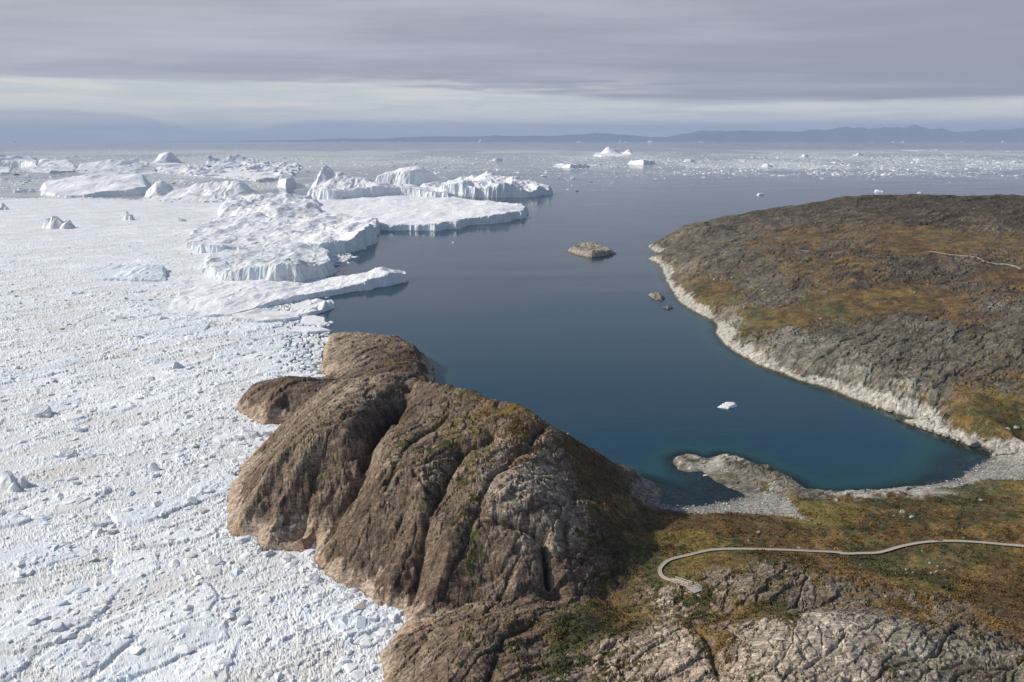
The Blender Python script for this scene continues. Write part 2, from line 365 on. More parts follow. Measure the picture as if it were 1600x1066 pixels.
BEACH = [[U(*p) for p in q] for q in ([(1018,776),(1022,786),(1035,797),(1080,803),(1130,805),(1180,808),(1235,816),(1258,824),(1240,800),(1228,786),(1205,774),(1172,774),(1150,776),(1100,782)],
    [(1290,771),(1330,774),(1400,773),(1440,770),(1480,766),(1510,758),(1560,753),(1610,757),(1640,740),(1630,706),(1580,703),(1552,700),(1520,720),(1480,745),(1400,760)])]
ctrl = [ # px, py, z : big dome
 (447,655,5),(400,720,5),(370,760,6),(365,815,5),(405,830,6),(450,845,6),(485,840,3),(500,860,5),(560,900,7),(610,940,5),
 (460,640,13),(500,608,28),(530,593,35),(580,587,41),(640,583,44),(690,590,44),(715,590,44),(740,591,43),(775,603,41),(790,622,39),(825,650,34),(850,670,30),
 (880,690,25),(925,705,18),(950,720,14),(985,740,9),(1010,745,6),(1028,765,4),
 (430,740,21),(400,780,13),(470,700,29),(520,650,38),(560,620,41),(470,800,19),(520,790,22),(540,740,31),(580,660,38),(610,650,36),(640,620,40),
 (600,720,33),(560,820,20),(600,800,26),(560,870,12),(640,760,31),(700,720,34),(740,650,39),(660,850,20),(700,800,26),(700,880,17),(650,920,11),
 (760,700,36),(800,700,35),(760,800,27),(800,760,31),(860,720,29),(800,860,19),(820,900,14),(860,780,26),(900,760,22),(880,840,19),(900,900,12),(940,800,17),(950,850,12),
 (980,780,9),(990,830,7),(1000,870,5.5),(760,920,10),(700,930,8),(860,935,8),(940,930,6.5),(1020,800,3),(1015,830,4),
 # small knolls
 (385,640,4),(415,655,4),(395,620,9),(420,605,13),(445,590,16),(475,591,16),(500,596,15),(430,640,9),(455,620,13),(480,610,15),
 (520,545,6),(515,575,5),(540,560,10),(560,532,9),(597,530,14),(620,545,14),(640,547,14),(655,570,12),(560,575,13),(600,575,14),(520,592,8),
 # near rocks at the bottom centre
 (640,985,6),(620,1020,7),(610,1055,5),(660,970,5),(700,955,7),(750,955,10),(800,950,11),(700,1010,14),(760,1030,16),(660,1060,11),(700,1100,15),(850,980,14),(900,955,12),(940,965,10),(950,990,8),
 (800,1010,15),(830,1060,15),(880,1010,12),(900,1066,14),(800,1150,18),(1000,1200,20),
 # pale ridge bottom right
 (900,1000,13),(960,985,14),(1050,975,16),(1120,972,17),(1200,965,20),(1270,958,21),(1340,962,22),(1420,970,22),(1500,985,21),(1600,1010,19),(1700,1040,18),
 (1000,1040,16),(1150,1040,20),(1300,1020,23),(1450,1040,22),(1600,1066,19),(1300,1100,24),(1500,1150,22),(1000,1010,16),(1200,1000,21),
 # grey rock hump behind it
 (1010,920,6),(1040,920,8),(1090,925,10),(1110,890,8.5),(1150,875,9.5),(1200,866,10),(1260,880,11.5),(1320,892,12.5),(1230,930,13),(1160,940,13),(1150,960,11),(1080,960,10),(1000,960,8),(1300,940,13),(1400,930,13.5),
 (1420,905,11.5),(1500,925,11.5),(1560,945,12.5),(1500,955,14),(1400,955,15),(1600,970,13),(1250,955,13),
 # boardwalk meadow
 (1030,880,5),(1060,865,4.8),(1120,857,4.6),(1200,857,4.6),(1280,860,5),(1320,866,5.4),(1350,862,6),(1400,853,7),(1460,848,8),(1530,848,8.5),(1600,855,9),
 (1380,890,6.5),(1450,885,7.2),(1550,895,8.5),(1600,920,10),
 (1060,815,2.6),(1120,812,2.6),(1180,812,2.6),(1240,812,3),(1220,790,2),(1180,790,1.5),(1100,830,3.6),(1200,830,3.8),(1300,830,4.6),(1280,790,4),(1300,780,2.6),(1340,780,3.2),(1400,778,3.5),(1360,800,5.5),(1420,810,7),(1460,772,3),
 (1500,790,6.5),(1540,762,3.2),(1600,758,4),(1600,790,8),(1540,820,8.5),(1600,830,9.5),(1600,735,1.8),(1575,715,1.8),(1600,700,3),
 # spit
 (1075,722,4),(1100,726,1.5),(1125,724,4.5),(1150,730,5.5),(1180,745,6),(1150,752,3),(1210,760,6),(1190,770,3.5),(1235,768,4.5),(1255,778,3.5),
 # far peninsula
 (1030,390,4),(1045,378,12),(1060,363,24),(1095,357,31),(1130,354,34),(1160,360,30),(1200,350,38),(1240,335,46),(1290,313,58),(1340,306,64),(1385,311,64),(1440,304,70),(1520,308,70),(1560,318,68),(1600,320,70),(1700,322,74),
 (1050,420,9),(1070,450,9),(1100,480,6),(1130,500,6),(1150,530,6),(1200,560,7),(1280,585,8),(1350,610,9),(1430,635,9),(1500,670,8),(1560,685,8),(1600,680,10),
 (1100,400,25),(1150,390,31),(1200,385,35),(1260,375,40),(1300,350,50),(1400,350,57),(1500,350,58),(1600,355,60),(1400,385,47),(1500,385,49),(1600,400,48),
 (1120,440,17),(1200,430,25),(1300,425,33),(1400,430,36),(1500,430,38),(1600,440,38),(1150,480,12),(1250,475,20),(1350,470,26),(1450,480,27),(1550,480,31),(1200,515,12),(1300,520,17),
 (1400,530,19),(1500,550,19),(1600,560,22),(1300,560,13),(1420,590,14),(1540,620,15),(1600,640,14),(1200,485,16),(1700,500,36),(1750,600,24),(1800,700,16),(1800,850,14),(1800,400,56),
]
P3 = [(*U(a, b, z), z) for a, b, z in ctrl]
P3 += [(760,1400,48),(900,1450,52),(640,1420,42),(520,1350,34),(10,335,15),(-15,360,12),(-40,380,22),(-60,400,14),(-70,430,9),(-60,500,10),(-80,390,26),(-100,380,24),(20,318,16),
       (250,1250,20),(400,1400,30),(600,1500,40),(900,1600,35),(1200,1500,26),(1500,1100,50),(900,700,45),(700,450,25),(500,250,22),(300,120,25),(100,120,22),(0,90,18),(1000,1330,44),(1300,900,50)]
HR = RBF([(a, b) for a, b, z in P3], [z for a, b, z in P3], 9.0)

# grooves: polylines in px with z guesses -> deep joints in the dome
def PL(l): return [U(a, b, z) for a, b, z in l]
grooves = [(PL([(560,710,33),(580,675,36),(600,648,38),(630,612,41),(640,600,42)]), 7.5, 9.0), (PL([(690,770,29),(722,705,34),(760,690,36)]), 6.0, 4.0), (PL([(860,890,15),(850,830,22),(800,800,28),(735,790,28)]), 2.2, 4.5),
           (PL([(488,872,0),(508,800,16),(530,735,28),(560,700,33),(590,650,38),(625,618,40)]), 5.0, 9.5),
           (PL([(640,960,2),(652,880,15),(668,820,23),(700,745,31),(722,705,34),(770,680,37)]), 3.6, 6.0),
           (PL([(720,705,34),(650,735,31),(600,745,30)]), 2.6, 3.2),
           (PL([(735,820,25),(770,745,32),(850,690,30)]), 2.5, 3.0),
           (PL([(590,880,10),(620,800,25),(650,745,31)]), 2.4, 1.8),
           (PL([(430,850,2),(455,770,22),(490,710,29)]), 3.0, 1.6),
           (PL([(640,968,2),(720,942,7),(820,935,8),(940,930,6)]), 4.5, 2.5),
           (PL([(905,900,12),(880,820,22),(900,770,22)]), 3.5, 2.0),
           (PL([(760,1066,15),(790,1000,14),(850,965,13)]), 3.0, 2.0),
           (PL([(600,760,28),(640,700,33),(700,650,38)]), 2.2, 1.5),
           (PL([(1120,1066,19),(1110,1010,17),(1090,985,16)]), 2.4, 1.6)]
# cover: px, py, vegetation 0..1, hue (0 rust .5 ochre 1 green), rock tone (0 dark brown .5 grey 1 pale)
cover = [
 (1120,848,1.1,.5,.3),(1180,848,1.1,.45,.3),(1240,850,1.1,.4,.3),(1150,838,1.1,.45,.3),(1210,835,1.1,.5,.3),(1085,850,1.1,.45,.3),(1290,848,1.1,.5,.3),(1320,820,1.1,.8,.3),(1380,785,1.1,.6,.3),(1440,785,1.1,.6,.3),(1350,782,1.1,.6,.3),(1480,768,1.0,.7,.3),(1420,775,1.1,.6,.3),
 (430,760,.12,.3,.25),(500,680,.2,.5,.3),(570,610,.1,.3,.55),(620,640,.1,.3,.02),(650,600,.25,.3,.35),(560,800,.2,.4,.3),(640,730,.25,.4,.45),(700,640,.35,.5,.4),(760,640,.4,.1,.5),(800,660,.5,.05,.5),
 (720,700,.45,.6,.4),(640,870,.15,.6,.3),(700,780,.3,.5,.3),(800,760,.12,.2,.7),(860,740,.2,.1,.65),(740,820,.4,.5,.3),(800,840,.12,.4,.5),(880,800,.2,.1,.6),(930,760,.5,.1,.25),(970,800,.5,.4,.1),(960,880,.35,.4,.15),
 (780,900,.2,.4,.35),(700,900,.25,.3,.25),(900,880,.15,.3,.45),(940,740,.5,.05,.2),(1010,830,.7,.7,.15),(1020,760,.1,.3,.6),
 (470,600,.05,.2,.05),(410,620,.05,.2,.25),(600,545,.3,.1,.3),(560,560,.15,.2,.55),(640,560,.4,.05,.1),
 (640,1020,.1,.5,.5),(700,1050,.15,.5,.3),(760,980,.3,.3,.3),(850,960,.35,.3,.35),(820,1040,.3,.4,.25),(960,960,.9,.8,.3),(930,990,.6,.9,.4),
 (950,1010,.25,.6,.9),(1050,1000,.12,.5,.9),(1110,990,.5,.3,.6),(1200,990,.08,.3,1),(1300,980,.08,.3,1),(1330,1020,.08,.3,1),(1400,1010,.1,.3,.8),(1500,1020,.15,.4,.7),(1580,1030,.2,.4,.6),(1050,1055,.3,.9,.8),(1200,1050,.2,.6,.7),(1400,1055,.35,.6,.4),(1550,1060,.2,.7,.5),(860,1055,.4,.9,.7),
 (1100,955,.55,.8,.8),(1040,930,.2,.4,.95),(1000,950,.5,.5,.6),(1190,960,.9,.9,.3),(1060,945,.4,.6,.9),(1160,950,.5,.4,.5),
 (1120,900,.2,.5,.5),(1180,880,.1,.3,.5),(1240,900,.25,.1,.4),(1160,920,.15,.5,.5),(1250,930,.12,.5,.35),(1300,920,.3,.2,.4),(1360,910,.4,.1,.4),(1290,945,.2,.4,.2),(1400,930,.35,.2,.45),(1480,945,.35,.2,.35),(1420,960,.45,.3,.35),(1560,960,.6,.1,.35),(1600,990,.6,.15,.35),(1500,975,.3,.2,.5),
 (1060,830,1,.15,.3),(1100,820,1,.1,.3),(1160,835,1,.5,.3),(1220,840,1,.35,.3),(1150,870,.95,.3,.3),(1050,860,.9,.7,.3),(1030,900,.8,.8,.3),(1290,820,1,.75,.3),(1260,800,.9,.3,.5),(1340,850,1,.75,.3),(1350,870,1,.9,.3),(1390,895,1,.8,.3),(1300,870,.95,.1,.3),
 (1320,790,1,.75,.4),(1400,790,1,.55,.4),(1450,800,1,.5,.4),(1500,780,1,.8,.4),(1560,770,1,.8,.4),(1600,790,1,.35,.4),(1400,830,1,.4,.4),(1500,820,1,.8,.4),(1560,840,1,.4,.4),(1440,870,1,.5,.4),(1500,870,1,.45,.4),(1560,880,1,.35,.4),(1460,910,1,.7,.4),(1560,910,1,.25,.4),(1600,940,1,.15,.4),(1380,920,.7,.1,.4),
 (1075,722,0,.3,1),(1115,722,.1,.3,.2),(1130,725,.05,.3,.85),(1150,735,.55,.5,.6),(1165,728,.05,.3,.4),(1175,748,.6,.6,.6),(1212,752,.3,.3,.15),(1190,750,.25,.6,.8),(1220,765,.12,.5,.55),(1245,772,.2,.4,.5),(1205,745,.1,.5,.7),(1240,785,.7,.0,.4),(1180,765,.1,.5,1),
 (1570,700,.2,.6,1),(1450,660,.1,.6,1),(1540,660,.9,.9,.8),(1590,665,.8,.8,.8),
 (1060,380,.1,.3,.5),(1120,375,.25,.3,.45),(1110,400,.2,.3,.5),(1150,420,.4,.5,.45),(1120,430,.5,.7,.45),(1170,400,.4,.55,.5),(1110,445,.9,.85,.4),(1130,455,.7,.5,.5),(1180,440,.3,.4,.55),(1200,470,.3,.4,.5),(1180,495,.95,.85,.5),(1230,495,.95,.7,.5),(1300,490,.85,.8,.4),(1150,500,.3,.7,.95),
 (1230,372,.75,.4,.35),(1240,395,.6,.1,.4),(1250,420,.6,.6,.35),(1280,400,.45,.1,.4),(1350,375,.5,.2,.45),(1300,335,.2,.3,.25),(1380,330,.15,.3,.2),(1460,315,.05,.3,.05),(1540,330,.15,.3,.08),(1600,340,.15,.3,.08),(1440,345,.3,.3,.25),(1500,350,.4,.5,.35),
 (1400,370,.85,.3,.4),(1450,365,.8,.45,.4),(1430,385,.95,.15,.4),(1500,380,.8,.35,.5),(1560,375,.7,.5,.5),(1580,400,.6,.4,.5),(1330,410,.65,.4,.35),(1330,430,.4,.1,.3),(1400,410,.3,.3,.25),(1480,410,.3,.3,.25),(1560,410,.3,.3,.25),(1590,430,.7,.1,.35),(1400,440,.45,.05,.3),(1480,440,.4,.05,.35),
 (1420,465,.95,.8,.4),(1350,475,.8,.55,.4),(1480,470,.7,.35,.4),(1500,490,.5,.1,.35),(1560,480,.3,.2,.4),(1300,505,.3,.4,.5),(1250,530,.15,.4,.65),(1350,520,.12,.3,.5),(1430,510,.12,.3,.45),(1550,520,.25,.2,.4),(1400,560,.15,.3,.5),(1500,570,.2,.3,.45),(1300,570,.1,.4,.7),(1450,610,.2,.3,.55),(1540,590,.4,.2,.45),(1520,625,.55,.4,.5),(1400,600,.15,.4,.7),(1600,600,.4,.2,.4),
]
def base_h(x, y):
    return HR(x, y)
def hit(px, py, zf=None, far=2400, near=120):
    """first point where the pixel's ray meets the land"""
    zf = zf or base_h
    d = raydir(px, py); Ys = near*np.exp(np.linspace(0, math.log(far/near), 1500)); t = Ys/d[1]
    x = d[0]*t; z = CAMH+d[2]*t; h = np.maximum(zf(x, Ys), 0)
    k = np.argmax(z <= h); return (x[k], Ys[k], h[k])
CV = np.array([hit(c[0], c[1])[:2] for c in cover])
def idw(x, y):
    W = np.zeros(x.shape); A = [np.zeros(x.shape) for _ in range(3)]
    for (a, b), c in zip(CV, cover):
        sx = 1.0/(6+0.03*b); sy = sx*0.6
        wt = 1.0/(((x-a)*sx)**2+((y-b)*sy)**2+0.2)**2
        W += wt
        for i in range(3): A[i] += wt*c[2+i]
    return [a/W for a in A]
WALK = [hit(a, b)[:2] for a, b in [(1720,864),(1660,860),(1600,856),(1560,852),(1520,849),(1480,847.5),(1450,849),(1430,851.5),(1405,856.5),(1385,863),(1370,866),(1345,867),(1320,868),(1308,865.5),(1270,863.5),(1230,861.5),(1180,859.5),
        (1140,860),(1110,861.5),(1090,865.5),(1075,870),(1055,874),(1042,879),(1033,887),(1030,894),(1033,902),(1041,907),(1052,909)]]
PONDS = []
for a, b, wp_ in ((1216, 372, 9), (1258, 393, 11)):
    hx, hy, hz0 = hit(a, b); PONDS.append((hx, hy, wp_/FPX*hy*.6, wp_/FPX*hy*1.4, hz0))
TH = R(40); ct, st = math.cos(TH), math.sin(TH)
def terrain(x, y, detail=True):
    """height and surface properties of the land at x,y"""
    wx = (fbm(x*0.06, y*0.06, 4, 91)-.5)*2; wy = (fbm(x*0.06, y*0.06, 4, 57)-.5)*2
    sc = lodq(x, y, y/500, 0.6, 2.2)
    wx2 = (fbm(x*0.3, y*0.3, 3, 191)-.5)*2
    s = sdist(x+wx*1.3*sc+wx2*1.2*sc, y+wy*1.8*sc+wx2*1.2*sc, coast)
    h0 = HR(x, y)
    bd = np.min([np.hypot(x-a, y-b)*40/q for (a, b), q in zip(beach_c, beach_r)], 0)
    bb = sst(bd, 48, 18)
    slope = np.where((x > 40) & (y > 335), .62, 1.15)*(1-bb)+0.10*bb
    hin = np.minimum(np.maximum(h0, 0.6), slope*np.maximum(s, 0)+0.05)
    b3 = np.exp(-(((x-UB[0])/60)**2+((y-UB[1])/40)**2)); b3 = np.maximum(bb, b3)
    hout = -np.maximum(-s, 0)*(0.75*(1-b3)+0.085*b3)
    h = np.where(s > 0, hin, np.maximum(hout, -13))
    if not detail: return h
    ly = np.clip((y-400)/500, 0, 1)
    veg, hue, tone = idw(x+wx*4*sc, y+wy*7*sc)
    veg = sst(veg, .04+.18*ly, .86+.10*ly)*(1.16-.22*ly)
    n_big = fbm(x*.035, y*.035, 4, 5)
    n_mid = fbm(x*.16/sc, y*.16/sc, 5, 6, .6)
    n_fin = fbm(x*.7/sc, y*.7/sc, 3, 8, .6)
    inl = sst(s, 1, 8)
    vv = sst((n_mid-.5)*1.5+(n_fin-.5)*(.9+1.2*ly)+(n_big-.5)*.4+veg, .47, .58+.06*ly)*inl
    # rock relief
    a = (x*ct+y*st); b = (-x*st+y*ct)      # a along the foliation, b across
    rk = (1-vv*.85)
    w1 = wx*.35+wx2*.05
    f1_, f2_, r1, ox, oy = worley(a*.022+w1, b*.075+wy*.30, 11)              # long joint-bounded slabs
    e1 = sst(f2_-f1_, 0, .07)
    g1, g2, r2, ox2, oy2 = worley(a*.085+w1*2, b*.21+wy*.7, 21)
    e2 = sst(g2-g1, 0, .10)
    a2 = a*.34+b*.94; b2 = -a*.94+b*.34                                          # cross joints
    q1, q2, r3, ox3, oy3 = worley(a2*.12+wy*.6, b2*.34+wx*.8, 31)
    e3 = sst(q2-q1, 0, .12)
    rd = ridge(a*.08+wx*.5, b*.22+wy*.3, 5, 41, .55)
    qa = (b*.09+wx*.9+fbm(a*.015, b*.02, 2, 79)*3) % 1; qb = (b*.30+wx*1.6+wx2*.2+fbm(a*.05, b*.05, 2, 80)*2) % 1
    saw = (1-qa)*1.8*sst(n_big, .3, .6)+(1-qb)*.7*sst(n_mid, .35, .6)
    rel = (r1-.5)*1.5+(e1-1)*1.3+(oy*(r1-.5)*3.2)
    rel = rel+((r2-.5)*.6+(e2-1)*.8+oy2*(r2-.5)*1.6+ox2*(r2-.5)*.6)*.8+((r3-.5)*.3+(e3-1)*.45+oy3*(r3-.5)*.7)*(1-.4*ly)
    rel = rel+(rd-.6)*1.1+(saw-1.2)*.8*(1-.4*ly)+(n_mid-.5)*.5
    rel = rel+(n_fin-.5)*.5*sc
    rel = rel+(n_big-.5)*3.4*(1+ly*2.6)
    amp = sst(s, .5, 9)*(1-bb*.97)
    flatm = sst(veg, .9, .6)
    h = h+amp*(rel*(.25+.75*rk)*(.12+.88*flatm)*.62+vv*(fbm(x*.25, y*.25, 4, 70)-.5)*1.0)
    h = h+(1-amp)*(s > 0)*(1-bb)*np.minimum(np.maximum(s, 0)*.25, 1)*((r2-.5)*1.0+(e2-1)*.8+(r3-.5)*.5)
    if (y < 420).any():
        m = (y < 420) & (x > 40)
        dwk = seg_dist(x[m], y[m], WALK); kk = sst(dwk, 4.5, 1.5)
        h[m] = h[m]*(1-kk)+h0[m]*kk
    for (pa, pb, prx, pry, pz) in PONDS:
        e = np.sqrt(((x-pa)/prx)**2+((y-pb)/pry)**2); kk = sst(e, 2.0, 1.15)
        h = h*(1-kk)+(pz-.4*sst(e, 1.3, .9)+.25*sst(e, 1.0, 1.3))*kk
    gd = np.zeros(x.shape)
    for pl, wd, dp in grooves:
        bxs = np.array(pl); lo = bxs.min(0)-14; hi_ = bxs.max(0)+14
        m = (x > lo[0]) & (x < hi_[0]) & (y > lo[1]) & (y < hi_[1])
        if m.any():
            d = seg_dist(x[m]+wx[m]*1.5, y[m]+wy[m]*2.5, pl)
            gq = (fbm(x[m]*.09, y[m]*.09, 3, 222)-.1)*2.1; h[m] -= np.clip(gq, .5, 1.25)*dp*(.50*np.exp(-(d/wd)**2)+.60*np.exp(-(d/(wd*.30))**2))*amp[m]; gd[m] = np.maximum(gd[m], np.clip(gq, 0, 1)*np.exp(-(d/1.1)**2))
    h = np.where(s > 0, np.maximum(h, 0.05), h)
    # ---- colours
    tone = tone+.07*sst(x, 40, 0)-.10*sst(x, 0, 60)*sst(y, 225, 260)-.06*ly*sst(x, 0, 60)+.10*sst(y, 245, 215)*sst(x, 20, 60)  # right land darkened for cloud shade, dome lifted for warm sunlight
    tone = np.clip(tone+(n_mid-.5)*.8+(n_big-.5)*.35+(r1-.5)*.2+(r2-.5)*.22, 0, 1)
    dark = np.array([.075, .053, .037]); mid = np.array([.205, .168, .128]); pale = np.array([.47, .425, .35])
    t = tone[..., None]
    rock = np.where(t < .5, dark+(mid-dark)*t*2, mid+(pale-mid)*(t-.5)*2)
    rock = rock*(.82+.42*n_fin[..., None])
    dl = sst(fbm(x*.3/sc, b*.5/sc, 4, 303, .6), .56, .66)[..., None]      # dark lichen films
    rock = rock*(1-dl*.45)
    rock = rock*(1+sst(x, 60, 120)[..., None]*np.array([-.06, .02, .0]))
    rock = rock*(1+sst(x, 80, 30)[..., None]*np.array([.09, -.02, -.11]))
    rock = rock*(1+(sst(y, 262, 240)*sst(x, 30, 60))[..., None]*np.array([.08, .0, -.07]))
    # dark brown along fracture lines and down the groove centres
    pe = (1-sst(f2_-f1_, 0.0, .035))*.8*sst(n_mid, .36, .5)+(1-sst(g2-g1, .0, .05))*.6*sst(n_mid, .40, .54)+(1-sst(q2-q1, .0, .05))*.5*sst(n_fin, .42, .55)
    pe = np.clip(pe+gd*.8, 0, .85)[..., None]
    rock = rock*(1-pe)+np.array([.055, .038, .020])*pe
    # washed shore band
    hb = 5.0+(n_big-.5)*7+(n_mid-.5)*9+(rd-.6)*8
    hb = np.where(x > 20, hb*.72+np.clip((y-420)/140, 0, 1)*.8+(fbm(x*.02, y*.02, 3, 311)-.5)*9, hb*1.15)
    sb = sst(h-hb, 1.1, -1.1)*(1-bb)*sst(s+(n_mid-.5)*14, 20+8*(y > 420), 11+6*(y > 420))
    hbf = np.where(x > 20, 1.0, 0.0)
    tan1 = np.array([.43, .335, .25]); cream = np.array([.47, .44, .37])
    shore = np.where((hbf > .5)[..., None], cream, tan1)*(.78+.45*n_fin[..., None])
    rust = sst(fbm(x*.09, y*.09, 3, 400), .55, .68)[..., None]*(1-hbf[..., None])
    shore = shore*(1-rust*.6)+np.array([.36, .22, .13])*rust*.6
    wet = sst(h, .9, .25)[..., None]*(1-bb[..., None])
    shore = shore*(1-wet)+np.array([.10, .085, .04])*wet
    rock = rock*(1-sb[..., None])+shore*sb[..., None]
    # tundra
    hu = np.clip(hue+(n_mid-.5)*1.3+(fbm(x*.06, y*.06, 3, 88)-.5)*.8, 0, 1)[..., None]
    hu = np.clip(hu+.16*sst(y, 420, 360)[..., None]+.06, 0, 1); c0 = np.array([.120, .062, .027]); c1 = np.array([.190, .108, .026]); c2 = np.array([.092, .088, .026])
    vc = np.where(hu < .5, c0+(c1-c0)*hu*2, c1+(c2-c1)*(hu-.5)*2)
    dk = sst(fbm(x*.11, y*.11, 4, 99), .42, .62)[..., None]
    vc = vc*.98*(.66+.44*dk); vc = (vc*.86+vc.mean(-1, keepdims=True)*.14)*(.75+.5*n_fin[..., None])
    yl = sst(fbm(x*.045+9, y*.045, 3, 123), .62, .7)[..., None]*(hu > .45)
    vc = vc*(1-yl*.4)+np.array([.22, .17, .04])*yl*.4
    vvs = (vv*(1-sb*.9))[..., None]
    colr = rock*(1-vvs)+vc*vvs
    # shingle beaches
    bm_ = np.zeros(x.shape); mm = (y < 420) & (x > 30)
    if mm.any():
        bs = np.maximum(sdist(x[mm], y[mm], BEACH[0]), sdist(x[mm], y[mm], BEACH[1]))+(n_fin[mm]-.5)*4+(n_mid[mm]-.5)*4
        bm_[mm] = sst(bs, -.6, .6)
    bm_ = bm_[..., None]
    g = np.array([.36, .34, .29])*(.72+.6*h2(np.floor(x*1.6), np.floor(y*1.6), 5)[..., None])
    g = np.where((h < .35)[..., None], g*.55, g)
    colr = colr*(1-bm_)+g*bm_
    sea = sst(h, .0, -2.5)[..., None]
    colr = colr*(1-sea)+np.array([.17, .15, .10])*sea
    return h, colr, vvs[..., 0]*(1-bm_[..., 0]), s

def build_ground():
    xg, yg = fan(-0.52, 1.02, 1500, 120, 1900, 1150)
    ny, nx = xg.shape
    # coarse mask first
    s = sdist(xg[::6, ::6], yg[::6, ::6], coast)
    keepc = s > -(20+0.05*yg[::6, ::6])
    keep = np.repeat(np.repeat(keepc, 6, 0), 6, 1)[:ny, :nx]
    used, F = grid_faces(ny, nx, keep)
    x = xg.ravel()[used]; y = yg.ravel()[used]
    H = np.zeros(len(x)); C = np.zeros((len(x), 3)); V = np.zeros(len(x))
    for i in range(0, len(x), 200000):
        sl_ = slice(i, i+200000)
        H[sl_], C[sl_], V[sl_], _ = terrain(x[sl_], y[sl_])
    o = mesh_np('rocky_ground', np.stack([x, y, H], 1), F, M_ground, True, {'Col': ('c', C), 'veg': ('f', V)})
    tag(o, kind='structure'); return o
build_ground()

# ------------------------------------------------------------------ sea
def build_sea():
    x, y = fan(-1.0, 1.0, 620, 100, 58000, 620)
    xs, ys = x.ravel(), y.ravel()
    dep = np.full(len(xs), 14.0)
    m = (ys < 1900)
    s = np.zeros(m.sum()); hh = terrain(xs[m], ys[m], False)
    dep[m] = -hh
    # slush: finely crushed ice floating between the bergs and in the far belt, plus painted sky sheen
    row = np.degrees(np.arctan(CAMH/ys))
    u = xs/ys
    nn = fbm(xs*.0012, ys*.0004, 5, 900, .6)
    belt = sst(row, .35, .9)*sst(row, 2.5+.25*np.clip(-xs/ys*4, -1, 1), 1.9)
    belt = np.maximum(belt, sst(xs/ys, -.32, -.12)*sst(row, .9, .6)*.55)  # pale sky sheen out to the horizon, painted as milk
    milk = belt*(.50+sst(nn, .36, .60)*.45)
    left = sst(u, -.10, -.28)*sst(row, .95, 1.3)*sst(row, 4.4, 3.8)
    milk = np.maximum(milk, left*sst(fbm(xs*.004, ys*.0012, 4, 910, .6), .35, .6)*.75)
    used, F = grid_faces(*x.shape, np.ones(x.shape, bool))
    o = mesh_np('sea_water', np.stack([xs, ys, np.zeros(len(xs))], 1), F, M_water, True, {'depth': ('f', dep), 'milk': ('f', milk)})
    tag(o, kind='structure')
    # sea floor
    F2 = np.array([[0, 1, 2, 3]])
    o = mesh_np('sea_bed', [(-60000, -500, -16), (60000, -500, -16), (60000, 59000, -16), (-60000, 59000, -16)], F2, simple_mat('sea floor', (.08, .08, .06), .9, .2, .01), False)
    tag(o, kind='structure')
build_sea()

# ------------------------------------------------------------------ brash ice sheet
icepoly = [U(*p) for p in [(-900,1500),(900,1500),(760,1120),(720,1000),(640,860),(520,740),(500,640),(540,600),(520,560),(512,535),(520,521),(512,512),(520,505),(498,498),(470,492),(486,484),(500,478),
     (500,450),(520,430),(560,390),(560,360),(520,338),(470,328),(400,314),(340,314),(225,311),(66,308),(40,310),(0,309),(-200,309),(-1200,309)]]
def brash(x, y):
    wx = (fbm(x*.02, y*.02, 4, 501)-.5)*2; wy = (fbm(x*.02, y*.02, 4, 507)-.5)*2
    th = R(38); a = x*math.cos(th)+y*math.sin(th); b = -x*math.sin(th)+y*math.cos(th)
    lod = lodq(x, y, y/420, .75, 3.0)
    f1, f2, r1, ox, oy = worley(a*.035+wx*.4, b*.055+wy*.4, 601)
    plate = sst(r1, .72, .76)*sst(f2-f1, .02, .12)       # larger plates standing proud
    g1, g2, r2, ox2, oy2 = worley(a/(4.2*lod)+wx, b/(3.0*lod)+wy, 611)
    p2 = sst(r2, .55, .60)*sst(g2-g1, .02, .18)
    k1, k2, r3, ox3, oy3 = worley(a/(1.5*lod)+wx*2, b/(1.2*lod), 621)
    e3 = sst(k2-k1, 0, .25)
    l1, l2, r4, ox4, oy4 = worley(x/(.75*lod), y/(.75*lod), 631)
    rid = ridge(a*.02+wx*.5, b*.09+wy, 5, 641, .6)
    rub = fbm(x*.05, y*.05, 4, 651)
    h = .25+plate*(.5+.8*(r1-.72)*3+ox*(r1*7 % 1-.5)*1.3+oy*(r1*13 % 1-.5)*1.3)
    h = h+p2*(.25+1.1*(r2-.55)+ox2*(r2*7 % 1-.5)*1.8+oy2*(r2*11 % 1-.5)*1.8)*(.3+.75*rub)*np.sqrt(lod)
    h = h+.8*((r3-.4)*.55+(e3-1)*.35+ox3*(r3*5 % 1-.5)*.9)*(1-plate*.6)*np.sqrt(lod)
    h = h+(r4-.5)*.14*(1-plate*.7)
    h = h+np.maximum(rid-.72, 0)*5*np.sqrt(lod)*(.5+rub)
    h = h+(rub-.5)*.9
    h = .25+(h-.25)*(.75-.35*sst(y, 450, 1300))
    # colour: white to grey, thin dirt
    v = .84+.05*(r3-.5)+.08*p2+.08*plate+.04*(r4-.5)+(rub-.5)*.12
    big = fbm(a*.006, b*.016, 5, 661, .6)
    v = v-.06*sst(big, .5, .7)-.12*(1-e3)*(.3)
    C = v[..., None]*np.array([.975, 1.0, 1.0])
    dirt = (sst(fbm(a*.02, b*.06, 4, 671, .6), .50, .70)*.6+sst(r1, .55, .58)*(r1 < .66)*.55*.7+(r2 > .95)*.25)
    dirt = np.clip(dirt*.75, 0, .8)[..., None]
    C = C*(1-dirt)+np.array([.70, .66, .585])*dirt
    bl = (sst(r1, .86, .88)*plate*.5+(r3 > .93)*.35)[..., None]
    C = C*(1-bl)+np.array([.70, .79, .84])*bl
    rare = ((h2(np.floor(x*.25), np.floor(y*.25), 9) > .9985) & (r3 > .5))[..., None]
    C = np.where(rare, C*.45*np.array([1., .85, .7]), C)
    return h, C
